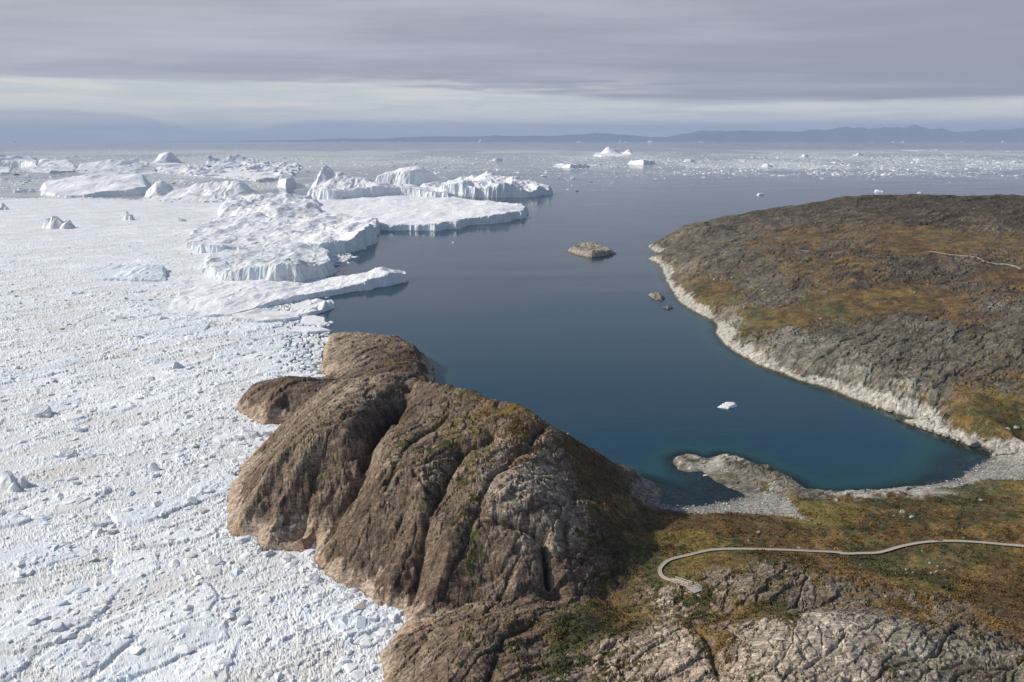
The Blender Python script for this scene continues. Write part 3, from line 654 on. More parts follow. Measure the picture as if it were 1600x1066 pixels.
def build_brash():
    x, y = fan(-0.80, 0.0, 1150, 150, 2200, 1050)
    ny, nx = x.shape
    s = np.zeros(x.shape)
    s[::4, ::4] = sdist(x[::4, ::4], y[::4, ::4], icepoly)
    sc = s[::4, ::4]; m0 = np.repeat(np.repeat(sc > -12-.01*y[::4, ::4], 4, 0), 4, 1)[:ny, :nx]
    used, F = grid_faces(ny, nx, m0)
    xs = x.ravel()[used]; ys = y.ravel()[used]
    H = np.zeros(len(xs)); C = np.zeros((len(xs), 3)); S = np.zeros(len(xs))
    for i in range(0, len(xs), 200000):
        q = slice(i, i+200000)
        H[q], C[q] = brash(xs[q], ys[q])
        f1, f2, r, ox, oy = worley(xs[q]/7, ys[q]/9, 801)
        S[q] = sdist(xs[q], ys[q], icepoly)+(r-.5)*(7+ys[q]*.012)+(fbm(xs[q]*.04, ys[q]*.02, 3, 44)-.5)*(8+ys[q]*.02)
        gap = (f2-f1 < .13) & (S[q] < 26+.01*ys[q]) & (ys[q] > 500)
        S[q] = np.where(gap, -1, S[q])
    H = np.where(S > 0, np.maximum(H, .12)+.0, -1.2)
    # drop faces wholly under water
    Fz = H[F].max(1) > -1
    F = F[Fz]; u2 = np.unique(F); rm = np.full(len(xs), -1, np.int64); rm[u2] = np.arange(len(u2))
    o = mesh_np('brash_ice', np.stack([xs[u2], ys[u2], H[u2]], 1), rm[F], M_brash, True, {'Col': ('c', C[u2])})
    tag(o, 'crushed white brash ice packed tight across the fjord mouth', 'brash ice', kind='stuff')
build_brash()

# ------------------------------------------------------------------ loose chunks
def hull_template(seed, n=12, flat=.55):
    rnd = random.Random(seed); bm = bmesh.new()
    for i in range(n):
        v = Vector((rnd.gauss(0, 1), rnd.gauss(0, 1), rnd.gauss(0, 1))); v.normalize(); v.z *= flat
        bm.verts.new(v*rnd.uniform(.8, 1.0)*.5)
    r = bmesh.ops.convex_hull(bm, input=bm.verts)
    bmesh.ops.delete(bm, geom=[g for g in r['geom_interior'] if isinstance(g, bmesh.types.BMVert)], context='VERTS')
    bmesh.ops.triangulate(bm, faces=bm.faces)
    bm.verts.index_update()
    V = np.array([v.co[:] for v in bm.verts]); F = np.array([[v.index for v in f.verts] for f in bm.faces]); bm.free(); return V, F
TPL = [hull_template(100+i, 12, .36+.05*(i % 4)) for i in range(10)]
def scatter_mesh(name, pts, sizes, zs, cols, mat, rng):
    Vs = []; Fs = []; Cs = []; off = 0
    n = len(pts); ti = rng.integers(0, len(TPL), n); ang = rng.uniform(0, 6.28, n); tilt = rng.normal(0, .13, n)
    asp = rng.uniform(.6, 1.5, n)
    for k, (TV, TF) in enumerate(TPL):
        ix = np.where(ti == k)[0]
        if not len(ix): continue
        c, s = np.cos(ang[ix])[:, None], np.sin(ang[ix])[:, None]
        vx = TV[None, :, 0]*asp[ix][:, None]; vy = np.broadcast_to(TV[None, :, 1], vx.shape); vz = TV[None, :, 2]+tilt[ix][:, None]*vx
        X_ = (vx*c-vy*s)*sizes[ix][:, None]+pts[ix, 0][:, None]; Y_ = (vx*s+vy*c)*sizes[ix][:, None]+pts[ix, 1][:, None]
        Z_ = vz*sizes[ix][:, None]+zs[ix][:, None]
        Vs.append(np.stack([X_, Y_, Z_], 2).reshape(-1, 3))
        Fs.append((TF[None]+(np.arange(len(ix))*len(TV))[:, None, None]).reshape(-1, 3)+off)
        Cs.append(np.repeat(cols[ix], len(TV), 0)); off += len(ix)*len(TV)
    return mesh_np(name, np.concatenate(Vs), np.concatenate(Fs), mat, False, {'Col': ('c', np.concatenate(Cs))})
def ice_colors(rng, n):
    v = rng.uniform(.76, .90, n)[:, None]*np.array([.98, 1, 1.0]); k = rng.random(n)
    v = np.where((k < .05)[:, None], np.array([.66, .61, .53]), v); v = np.where((k > .9)[:, None], np.array([.68, .78, .84]), v)
    return v
def build_chunks():
    rng = np.random.default_rng(5)
    n = 90000
    yy = 160*np.exp(rng.random(n)**.85*math.log(1500/160)); uu = rng.uniform(-.74, -.08, n)
    P = np.stack([uu*yy, yy], 1)
    s = sdist(P[:, 0], P[:, 1], icepoly); land = sdist(P[:, 0], P[:, 1], coast)
    dens = fbm(P[:, 0]*.03, P[:, 1]*.03, 4, 321)
    near = np.exp(-np.maximum(-land, 0)/9)           # crowd along the rocks
    ok = (s > 3) & (land < -1) & (rng.random(n) < (.05+1.1*np.maximum(dens-.46, 0))*sst(P[:, 1], 1300, 300)+near*.5)
    P = P[ok]; near = near[ok]; n = len(P)
    size = (.55+rng.pareto(1.45, n)*.6)*(P[:, 1]/420)**.5*1.1*(1+.35*near)
    size = np.minimum(size, 6.0)
    h, _ = brash(P[:, 0], P[:, 1])
    scatter = scatter_mesh('brash_rubble', P, size, np.maximum(h, .1)-size*.03, ice_colors(rng, n), M_brash, rng)
    tag(scatter, 'small angular lumps of ice strewn over the packed brash', 'ice rubble', kind='stuff')
    # far belts of bits on open water
    n = 170000
    row = rng.uniform(236, 300, n); pxl = rng.uniform(-80, 1680, n)
    nn = fbm(pxl*.012, row*.10, 4, 77, .6); fn = fbm(pxl*.05, row*.5, 3, 78, .6)
    belt = np.exp(-((row-256)/12.0)**2)*(pxl > 380)*(1+.5*(pxl > 1040))+np.exp(-((row-250)/14.0)**2)*(pxl <= 500)+.10*np.exp(-((row-280)/14.0)**2)*(pxl < 960)
    belt += .5*np.exp(-((row-270-(pxl-1000)*.004)/3.5)**2)*(pxl > 900)
    belt += .9*np.exp(-((row-285)/12.0)**2)*(pxl < 440)
    ok = rng.random(n) < belt*sst(nn*.6+fn*.6, .44, .74)*1.3
    row = row[ok]; pxl = pxl[ok]; n = len(row)
    P = np.array([U(a, b) for a, b in zip(pxl, row)])
    size = (3.6+rng.pareto(2.0, n)*3.2)*(P[:, 1]/4500)**.8
    size = np.minimum(size, 34)
    o = scatter_mesh('drifting_ice_bits', P, size*1.0, -size*.08, ice_colors(rng, n), M_brash, rng)
    for v in (o,): tag(v, 'belt of countless tiny ice bits drifting on the far water', 'ice bits', kind='stuff')
build_chunks()

# ------------------------------------------------------------------ icebergs (height surfaces over a waterline polygon)
def berg(label, front, back, tops, res=3.0, steep=3.0, flute=5.0, rough=1.0, dirt=0.0, group=None, name='iceberg', tint=(.90, .905, .90), cdist=None, seed=0, blue=0.0, crest=False):
    poly = [U(*p) for p in front]+[XY(a, b) for a, b in back]
    T = [UY(*t) for t in tops]
    pya = np.array(poly); wspan = np.ptp(pya[:, 0])
    for (ta, tb, tz_) in list(T):
        if any(abs(q[0]-ta) < .06*wspan and q[1] > tb+5 for q in T): continue
        up = pya[:, 1].max(); yb = tb+max(.35*(up-tb), .06*wspan); T += [(ta, yb, tz_*.72), (ta, max(up, yb+.1*wspan), tz_*.25)]
    if crest:
        T0 = [t for t in (UY(*q) for q in tops)]; T = list(T0)
        for (ta, tb, tz_) in T0:
            dd = 1.3*max(tz_, 3)+8; T += [(ta, tb-dd, max(tz_*.30, 1)), (ta, tb+dd, max(tz_*.4, 1)), (ta, tb-3*dd, 1.0), (ta, tb+3*dd, 1.0)]
    Yc = np.mean([p[1] for p in poly]); k = Yc/1500
    cc = cdist or 2.2*k
    edge_pts = poly
    rb = RBF([(a, b) for a, b, c in T], [max(c, 1.0) for a, b, c in T], cc) if len(T) > 1 else None
    A = np.array(poly); lo = A.min(0)-10; hi_ = A.max(0)+10
    rx = res; ry = res*1.25
    xs = np.arange(lo[0], hi_[0], rx); ys = np.arange(lo[1], hi_[1], ry)
    y, x = np.meshgrid(ys, xs, indexing='ij')
    sx = seed*37.7
    fl = (ridge(x/(14*k)+sx, y/(20*k), 4, 7+seed, .55)-.6)*flute*k*2.2+(fbm(x/(50*k)+sx, y/(60*k), 3, 9+seed)-.5)*flute*k*4
    s = sdist(x, y, poly)+fl*.8
    zt = rb(x, y)
    zmax = max(c for a, b, c in T)*1.08; zt = np.clip(zt, 1.2, zmax)
    n1 = fbm(x/(60*k)+sx, y/(90*k), 5, 3+seed, .5)-.5; n2 = ridge(x/(26*k)+sx, y/(40*k), 4, 5+seed, .5)-.6
    cr = 1-np.abs(2*vn(x/(30*k)+n1*2, y/(90*k)+sx, 66+seed)-1)
    crev = sst(cr, .93, .99)
    h = zt*(1+.55*n1*rough)+n1*rough*8*k+(ridge(x/(75*k)+sx, y/(150*k), 3, 30+seed, .5)-.62)*rough*9*k+n2*rough*2.2*k-crev*max(rough-.45, 0)*2.6*k
    f1, f2, r, ox, oy = worley(x/(11*k)+n1, y/(14*k), 15+seed)
    h = h+((r-.5)*1.2+ox*(r-.5)*3)*np.maximum(rough-.8, .08)*k*.8
    h = np.maximum(h, 1.0)
    prof = np.maximum(s, 0)*steep+.6*k
    h = np.where(s > 0, np.minimum(h, prof), -2.0)
    keep = s > 0
    used, F = grid_faces(*x.shape, keep)
    V = np.stack([x.ravel()[used], y.ravel()[used], h.ravel()[used]], 1)
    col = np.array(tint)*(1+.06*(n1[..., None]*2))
    if dirt > 0:
        d = sst(fbm(x/(18*k), y/(26*k), 4, 91+seed, .65), .47, .62)*dirt
        d = d[..., None]; col = col*(1-d)+np.array([.52, .46, .37])*d
    b = np.clip(blue+sst(n1, .12, .25)*.15, 0, 1); b = b[..., None] if isinstance(b, np.ndarray) and b.ndim else b
    col = col*(1-b)+np.array([.62, .78, .84])*b
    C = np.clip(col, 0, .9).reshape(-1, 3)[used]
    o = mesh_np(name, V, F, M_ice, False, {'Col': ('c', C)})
    # origin at the base
    c = V.mean(0); c[2] = 0
    o.data.transform(Matrix.Translation(-Vector(c))); o.location = c
    tag(o, label, 'iceberg', group)
    return o

berg('wide smooth white iceberg at the left beside the dark water lane', [(66,306),(90,309),(130,309),(180,307),(215,306),(236,302)], [(238,2560),(205,2800),(150,2900),(80,2700),(64,2500)],
     [(70,296,2300),(85,285,2380),(100,280,2450),(150,273,2550),(200,274,2520),(225,275,2480),(120,295,2230),(190,294,2210),(225,292,2210),(160,302,2170)], 3.5, 1.6, 3, .6, seed=1)
berg('grey shaded iceberg with a bright sloping left shoulder, behind the wide smooth one', [(116,268),(140,273),(180,275),(210,275),(246,271)], [(244,4000),(220,4300),(180,4450),(125,4300)],
     [(122,265,3950),(140,259,4000),(160,253,4050),(178,250,4080),(190,249,4080),(203,256,4020),(225,262,3950),(240,267,3850)], 6, 1.6, 2, 1.0, tint=(.74, .77, .80), seed=2)  # grey tint holds the shade of its front face
berg('tall trapezoid iceberg with a shaded right face, the highest in the left distance', [(235,256),(258,258),(281,256)], [(281,5550),(240,5600)],
     [(238,253,5300),(243,248,5300),(249,238,5300),(258,236,5300),(266,237,5300),(273,243,5300),(279,251,5300)], 6, 2.2, 1.5, 1.0, crest=True, seed=3)
berg('small pointed iceberg just left of the tall trapezoid one', [(202,258),(232,258)], [(231,5400),(205,5400)], [(207,253,5200),(212,246,5260),(219,251,5220),(228,255,5150)], 6, 2, 1.5, .6, crest=True, seed=4)
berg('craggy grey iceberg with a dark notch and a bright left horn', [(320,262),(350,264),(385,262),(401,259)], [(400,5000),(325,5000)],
     [(323,247,4700),(328,244,4750),(336,249,4700),(350,252,4650),(360,248,4750),(372,245,4780),(383,246,4780),(388,252,4700),(396,250,4760)], 6, 2.5, 3, 1.5, tint=(.70, .74, .78), crest=True, seed=5)  # shade on the front is put into this greyer ice tint
berg('low broken iceberg cut by the left edge of the picture', [(-60,262),(0,262),(30,262),(60,263)], [(60,5200),(-60,5300)], [(-40,247,4900),(0,248,4850),(15,245,4900),(35,249,4800),(52,253,4700)], 7, 2, 3, 1.4, seed=6)
berg('low white iceberg between the left edge and the grey shaded one', [(50,268),(80,271),(118,269)], [(118,4600),(60,4700)], [(60,262,4250),(80,256,4350),(95,250,4500),(108,251,4500),(115,258,4300)], 6, 1.8, 3, 1.2, seed=7)
berg('small low floe of ice at the left edge above the water lane', [(-20,272),(18,271)], [(18,4300),(-20,4300)], [(-10,266,4000),(8,266,4000)], 6, 1.8, 3, 1, seed=8)
berg('long low white iceberg below the craggy grey one', [(242,270),(290,275),(340,278),(400,284),(440,280),(468,268)], [(470,4700),(455,4900),(300,4600),(245,4500)],
     [(255,266,4050),(290,265,4100),(320,267,4000),(345,263,4200),(380,261,4300),(410,262,4200),(430,254,4600),(450,252,4650),(464,257,4500),(400,272,3600),(430,268,3750)], 6, 1.8, 5, 1.9, seed=9)
berg('jagged white iceberg with a sheer wedge at its left end', [(222,315),(255,316),(300,317),(350,317),(402,313)], [(400,2200),(340,2260),(300,2240),(228,2180)],
     [(226,312,2095),(240,298,2120),(247,290,2130),(255,289,2130),(259,305,2110),(280,301,2120),(298,299,2130),(308,287,2150),(322,291,2140),(335,285,2160),(350,296,2130),(358,289,2150),(375,286,2150),(388,297,2120),(398,308,2090)], 3.2, 3.0, 5, 1.3, seed=10)
berg('rounded white iceberg ridge rising out of the pack left of the great flat berg', [(338,347),(380,350),(430,347),(500,342)], [(505,1850),(470,2080),(420,2100),(345,1800)],
     [(345,339,1540),(362,327,1580),(385,318,1610),(410,322,1600),(440,318,1620),(470,326,1600),(500,332,1580),(400,309,1850),(450,303,1930),(480,309,1830)], 3, 1.5, 6, 1.5, seed=11)
berg('narrow upright slab of ice left of the bright high block', [(434,293),(446,296),(462,294)], [(462,2850),(436,2850)], [(436,268,2700),(445,270,2690),(456,275,2660),(460,280,2640)], 3.2, 3, 2, .9, seed=12)
berg('bright high iceberg block with steep fluted face above the great flat berg', [(480,313),(520,314),(560,313),(620,310),(700,312),(725,306)], [(720,2350),(640,2400),(560,2420),(488,2380)],
     [(483,292,2090),(490,272,2130),(502,266,2160),(530,268,2170),(550,268,2190),(570,278,2160),(590,285,2120),(620,293,2080),(650,297,2060),(700,301,2060),(720,304,2060),(540,285,2110)], 3.2, 2.2, 6, 1.2, seed=13)
berg('domed iceberg with a shaded flank behind the bright high block', [(585,293),(640,294),(705,292)], [(705,2750),(680,2850),(600,2850)], [(592,275,2570),(605,268,2600),(625,263,2620),(655,264,2620),(670,270,2600),(690,278,2570),(640,270,2570)], 4, 1.8, 4, .7, seed=14)
berg('long crevassed iceberg with cracked cliffs ending in a rounded snout', [(652,301),(700,307),(740,309),(790,309),(830,309),(856,305)], [(858,2350),(830,2600),(780,2750),(700,2800),(660,2600)],
     [(665,289,2330),(690,284,2400),(720,279,2450),(745,276,2500),(770,277,2480),(786,283,2380),(810,283,2380),(832,286,2340),(850,294,2240),(720,291,2220),(760,291,2200),(800,292,2180),(835,293,2200)], 2.8, 4.0, 6, 1.8, seed=15)
berg('great flat snow-covered iceberg tongue with a scalloped cliff reaching into the bay', [(560,352),(585,358),(610,360),(640,361),(680,361),(715,358),(735,353),(760,351),(790,347),(821,341)],
     [(824,1620),(812,1760),(760,1900),(700,2060),(560,2120),(470,2100),(440,1900),(470,1650),(510,1500)],
     [(590,349,1380),(610,346,1395),(650,346,1385),(690,345,1390),(712,341,1400),(730,338,1440),(760,332,1500),(785,326,1560),(800,321,1620),(812,322,1620),(819,329,1590),(770,320,1720),(700,312,1900),(620,306,2050),(560,312,1950),(500,330,1680),(650,330,1600),(720,325,1650),(480,318,1850)],
     2.4, 3.5, 8, .55, seed=16)
berg('broad low iceberg platform with a ragged cliff facing the bay', [(298,394),(340,397),(400,397),(450,397),(500,398),(540,396),(565,389),(585,380),(592,368)],
     [(594,1400),(580,1480),(520,1560),(430,1650),(340,1560),(295,1250)],
     [(305,385,1090),(350,376,1130),(400,379,1120),(460,381,1105),(500,381,1090),(530,372,1110),(555,360,1150),(575,347,1200),(586,351,1225),(560,346,1330),(460,355,1310),(400,352,1340),(500,340,1440),(340,356,1290),(430,341,1440)], 2.2, 3.0, 7, 1.15, seed=17)
berg('iceberg with gravel-dusted top and pale blue cliff above the near tongue', [(325,436),(370,441),(420,444),(470,444),(500,438),(518,428),(525,418)], [(526,980),(505,1080),(450,1150),(380,1150),(318,1000)],
     [(333,425,850),(360,414,870),(400,409,865),(440,407,868),(480,410,862),(503,414,880),(518,412,915),(500,398,980),(470,388,1030),(420,386,1055),(360,397,1000)], 1.7, 2.0, 6, 1.1, dirt=.5, seed=18, blue=.25)
berg('nearest iceberg tongue, long and low with a knobbed peak at its tip in the bay', [(260,491),(290,496),(330,496),(362,495),(400,486),(430,478),(480,468),(540,459),(600,449),(625,444),(637,438)],
     [(638,865),(620,885),(590,895),(540,870),(470,860),(400,850),(330,860),(290,840),(262,700)],
     [(272,486,695),(300,474,715),(330,466,730),(352,474,705),(365,486,680),(400,468,720),(400,456,755),(440,450,780),(440,462,745),(480,447,795),(520,441,805),(550,436,815),(568,424,835),(582,420,840),(597,413,848),(606,421,843),(616,420,848),(628,428,852),(300,446,815),(340,450,790),(520,433,850),(480,437,840),(560,429,885),(600,425,885)],
     1.5, 2.4, 5, .9, seed=19)
berg('small pale blue iceberg ridge embedded in the pack left of the near tongue', [(150,438),(200,441),(262,441)], [(262,920),(220,960),(160,930)], [(160,432,865),(190,424,885),(215,417,905),(232,419,900),(250,430,870)], 1.6, 1.6, 3, 1.0, blue=.45, seed=20)
berg('little horned iceberg at the water edge below the near tongue', [(452,494),(480,496),(500,490),(523,481)], [(522,735),(480,740),(455,715)], [(458,489,676),(478,488,672),(488,477,690),(496,482,690),(503,470,698),(508,464,700),(513,474,702),(519,479,705)], 1.2, 2.6, 3, 1.2, seed=21)
berg('flat tan-topped ice slab in the pack under the near tongue', [(360,503),(400,507),(450,505),(470,500)], [(465,690),(400,700),(365,690)], [(370,493,665),(410,493,665),(450,493,665)], 1.3, 3, 2, .5, dirt=.5, seed=22)
berg('smooth oval ice floe on the water beside the little horned berg', [(468,505),(480,510),(500,510),(509,505)], [(508,665),(490,675),(472,668)], [(475,501,655),(500,500,655)], 1.0, 2, 1, .2, seed=23)
berg('flat pointed ice floe at the corner where pack meets the bay', [(448,520),(480,523),(520,519)], [(505,628),(460,634)], [(460,514,618),(490,514,618)], 1.0, 2, 1.5, .4, seed=24)
berg('far iceberg with a bright slanting wall and grey right side in the open sea', [(927,243),(940,246),(955,246),(975,244),(987,242)], [(987,9300),(960,9500),(932,9300)],
     [(928,241,8600),(934,240,8600),(940,237,8600),(944,233,8600),(948,229,8600),(952,228,8600),(956,230,8600),(962,231,8600),(967,234,8600),(970,239,8500),(974,238,8500),(979,234,8500),(983,233,8500),(986,236,8500)], 8, 3, 1.0, .6, cdist=3, crest=True, seed=25)
berg('far iceberg with a square tower and a long low tail, alone on the right', [(1407,235),(1430,236),(1465,234)], [(1465,11500),(1410,11500)],
     [(1408,230,10600),(1409,227,10600),(1413,226,10600),(1420,226,10600),(1423,230,10600),(1432,232,10550),(1447,231,10550),(1462,233,10500)], 9, 3, .8, .4, cdist=3, crest=True, seed=26)
berg('long low heap of creamy ice left of the open-sea iceberg\'s foot', [(862,261),(890,263),(915,262),(932,260)], [(930,4800),(870,4800)], [(872,257,4700),(890,254,4750),(905,253,4750),(920,256,4700)], 6, 1.5, 3, 1.6, seed=27)
berg('creamy low ice heap right of the open-sea iceberg', [(983,257),(1005,258),(1022,257)], [(1020,5400),(988,5400)], [(990,252,5250),(1003,249,5350),(1014,252,5250)], 6, 1.6, 3, 1.4, seed=28)

# ------------------------------------------------------------------ generic ice lumps as single things
def lump_mesh(seed, flat=0.5, peak=0.0, sub=3):
    """a cluster of broken, faceted blocks frozen together (one body)"""
    rnd = random.Random(seed); bm = bmesh.new()
    nb = rnd.randint(3, 5) if flat > .2 else rnd.randint(2, 3)
    for q in range(nb):
        sz = 1.0 if q == 0 else rnd.uniform(.35, .7)
        cx = 0 if q == 0 else rnd.uniform(-.38, .38); cy = 0 if q == 0 else rnd.uniform(-.3, .3)
        vs = []; lean = Vector((rnd.uniform(-.25, .25), rnd.uniform(-.25, .25), 0)); n = rnd.randint(6, 9); tx, ty = rnd.uniform(-.6, .6), rnd.uniform(-.6, .6)
        for i in range(n):
            t = 6.283*(i+rnd.uniform(-.3, .3))/n; rr = .5*sz*rnd.uniform(.75, 1.0); hh = flat*sz*rnd.uniform(.8, 1.1)+peak*.3*sz*(1 if q % 2 == 0 else .5)
            c_, s_ = math.cos(t), math.sin(t); k = rnd.uniform(.45, .9) if peak < .5 else rnd.uniform(.15, .45)
            vs.append(bm.verts.new((cx+c_*rr, cy+s_*rr*.8, -.08)))
            vs.append(bm.verts.new((cx+c_*rr*k+lean.x*hh, cy+s_*rr*.8*k+lean.y*hh, max(.03, hh*(1+(c_*tx+s_*ty)*k)))))
        bmesh.ops.convex_hull(bm, input=vs)
    bmesh.ops.delete(bm, geom=[v for v in bm.verts if not v.link_faces], context='VERTS')
    bmesh.ops.subdivide_edges(bm, edges=bm.edges, cuts=2, use_grid_fill=True)
    for v in bm.verts:
        a = fbm(np.array([v.co.x*5+seed]), np.array([v.co.y*5+v.co.z*4]), 3, seed)[0]-.5
        v.co += Vector((a*.06, -a*.05, a*.08*(flat+peak*.3)*2))
    me = bpy.data.meshes.new('ice_floe'); bm.to_mesh(me); bm.free(); me.materials.append(M_floe); return me
FLAT = [lump_mesh(300+i, .13+.01*i) for i in range(5)]
LUMP = [lump_mesh(320+i, .26+.02*i, .12) for i in range(5)]
PEAK = [lump_mesh(340+i, .30, .55) for i in range(4)]
def lump(px_, py_, wpx, hratio, label, kind='flat', group=None, cat='ice floe', name='ice_floe', rnd=random.Random(3), z=None, lite=None):
    x, y = U(px_, py_); wm = wpx/FPX*math.hypot(y, CAMH)
    me = rnd.choice({'flat': FLAT, 'lump': LUMP, 'peak': PEAK}[kind])
    o = bpy.data.objects.new(name, me); COL.objects.link(o)
    o.location = (x, y, 0.1 if z is None else z); o.rotation_euler = (0, 0, rnd.uniform(-.5, .5)); o.scale = (wm, wm*.75, wm*hratio)
    tag(o, label, cat, group); return o
# noticeable floes and small bergs, each with its own label : px, py(base), width px, height ratio, kind, label
singles = [
 (90,357,50,.75,'peak','ridged blue-grey growler standing in the far pack at the left'),
 (200,344,20,1.3,'peak','pointed ice pinnacle in the pack right of the ridged growler'),
 (6,328,20,.9,'peak','dark little ice cone at the left edge by the water lane'),
 (285,346,16,.8,'lump','small ice hump in the far pack below the jagged berg'),
 (62,648,58,.55,'lump','squared white ice block beside a long rubble bank at mid left'),
 (110,655,60,.4,'flat','long low rubble bank right of the squared ice block'),
 (105,712,40,.55,'lump','blocky white ice mound left of centre in the pack'),
 (140,716,38,.4,'lump','rounded ice mound touching the blocky white one'),
 (14,762,60,.8,'peak','large shaded ice peak cut by the left edge'),
 (275,706,42,.4,'flat','brown-stained flat floe in the middle of the pack'),
 (392,684,52,.5,'lump','bright ice block pressed against the small dark knoll'),
 (127,674,26,.7,'lump','round tan-tinted ice boulder near the squared block'),
 (240,735,34,.7,'peak','crested ice ridge in the middle of the pack'),
 (20,818,42,.45,'flat','smooth pale slab at the left edge below the shaded peak'),
 (158,820,38,.45,'lump','smooth white dome of ice in the lower left pack'),
 (258,825,34,.45,'lump','rounded bluish dome of ice right of the smooth white one'),
 (110,870,105,.16,'flat','very large low grey slab in the lower left pack'),
 (335,880,36,.45,'lump','white wedge of ice in front of the tan shore'),
 (172,902,30,.35,'flat','pale flat floe with a sharp right tip'),
 (14,970,46,.35,'flat','smooth blue-white slab at the lower left edge'),
 (245,1005,100,.30,'flat','biggest dirty ice slab of the lower foreground'),
 (108,978,48,.35,'lump','smooth snowy hump left of the biggest dirty slab'),
 (130,1035,60,.3,'flat','flat grey slab near the bottom left corner'),
 (350,1038,34,.5,'lump','white ice block near the bottom edge left of the rocks'),
 (490,908,30,.7,'lump','bright cubic ice block against the tan headland foot'),
 (545,935,30,.5,'lump','white ice chunk lodged below the headland'),
 (410,955,36,.25,'flat','tan oval floe off the foot of the headland'),
 (262,562,30,.45,'flat','flat bright floe in the pack above the middle'),
 (275,575,34,.5,'peak','low ice crest in the pack left of the small knoll'),
 (190,500,34,.4,'lump','low ice hump in the pack below the pale blue ridge'),
 (255,500,18,.8,'lump','bright ice block just left of the near tongue'),
 (1138,634,48,.34,'flat','lone white floe floating in the near bay'),
 (1102,743,8,.4,'flat','scrap of white ice beside the pale rock spit'),
 (1188,305,15,.5,'lump','small white growler beyond the far headland'),
 (1373,300,14,.5,'lump','small growler above the hill crest'),
 (1294,315,14,.3,'flat','thin flat floe beyond the hill crest'),
 (1175,350,20,.3,'flat','thin white floe just behind the low crest of the far headland'),
 (1438,302,10,.5,'lump','tiny growler half hidden by the hilltop'),
 (708,380,6,.9,'lump','tiny ice bit in the calm bay in front of the flat tongue'),
 (888,296,9,.4,'flat','small floe near the dark floating object'),
 (1270,322,4,.4,'flat','speck of ice in open water left of the hill crest'),
 (150,295,1,.4,'flat','speck'),
 (38,300,28,.5,'lump','broken ice cluster in the dark lane left of the wide smooth berg'),
 (850,276,14,.4,'lump','double ice floe past the snout of the crevassed berg'),
 (778,251,16,.7,'lump','rough growler in open water above the crevassed berg'),
 (742,257,10,.4,'flat','small floe left of the rough growler'),
 (1078,253,22,.5,'lump','rounded ice heap in the sea right of centre'),
 (1199,261,20,.6,'lump','bright ice heap above the low crest of the far headland'),
 (1222,275,16,.3,'flat','flat floe with two companions in open water'),
 (1258,245,16,.6,'lump','white growler in the belt above the bright ice heap'),
 (1342,243,16,.5,'lump','white growler left of the square-towered berg'),
 (1274,264,20,.35,'flat','double-humped floe in the middle of the right belt'),
 (1310,254,26,.25,'flat','low broad floe right of the double-humped one'),
 (1576,237,10,.4,'flat','small floe at the far right beyond the belt'),
 (1516,276,8,.3,'flat','small floe on the lower rim of the right belt'),
 (1436,254,9,.4,'lump','small growler below the square-towered berg'),
]
for a, b, wd, hr, kd, lb in singles:
    if lb == 'speck': continue
    lump(a, b, wd, hr, lb, kd, 'single ice floes and growlers')
# belt floes that look alike
rb_ = random.Random(12)
def belt(n, x0, x1, rows, wr, label, group):
    for i in range(n):
        px_ = rb_.uniform(x0, x1); py_ = rb_.gauss(*rows)
        wd = min(wr[1], wr[0]*rb_.paretovariate(1.8))
        lump(px_, py_, wd, rb_.uniform(.15, .4), label, rb_.choice(['flat', 'flat', 'lump']), group, rnd=rb_)
belt(90, 1040, 1640, (255, 7), (3.2, 18), 'small white floe in the loose ice belt offshore of the brown hill', 'floes in the right-hand belt')
belt(30, 1040, 1560, (271, 1.4), (3, 12), 'thin floe in the line of floes edging the right-hand belt', 'floes along the lower rim of the right-hand belt')
belt(60, 700, 1040, (256, 8), (2.6, 12), 'small floe scattered on the pale sea around the open-sea iceberg', 'floes around the open-sea iceberg')
belt(50, 400, 780, (252, 7), (2.6, 9), 'small floe scattered beyond the chain of big bergs', 'floes beyond the big bergs')
belt(30, 860, 1060, (274, 3), (2.6, 9), 'small floe on the open water off the snout of the crevassed berg', 'floes off the crevassed snout')
belt(40, -20, 420, (255, 6), (4, 16), 'broken floe among the left distant bergs', 'floes among the left distant bergs')
belt(30, 250, 420, (286, 5), (4, 14), 'broken floe in the slush between two rows of left bergs', 'floes in the slush lane')
# bergs on the horizon
for px_, wd, hr in [(22,9,.5),(66,4,.6),(212,5,.4),(330,6,.5),(538,5,.5),(625,4,.8),(752,12,.5),(905,8,.5),(942,3,.5),(970,7,1.0),(977,4,.6),(1016,8,.6),(1095,9,.3),(1116,4,.5),(1363,5,.4),(1397,8,.4),(1412,10,.4),(1503,8,.3),(1568,10,.4)]:
    lump(px_, 222.6, wd, hr*1.4, 'tiny white iceberg on the horizon in front of the distant coast', 'peak' if hr > .45 else 'lump', 'bergs on the horizon', 'iceberg', 'iceberg', rnd=rb_)

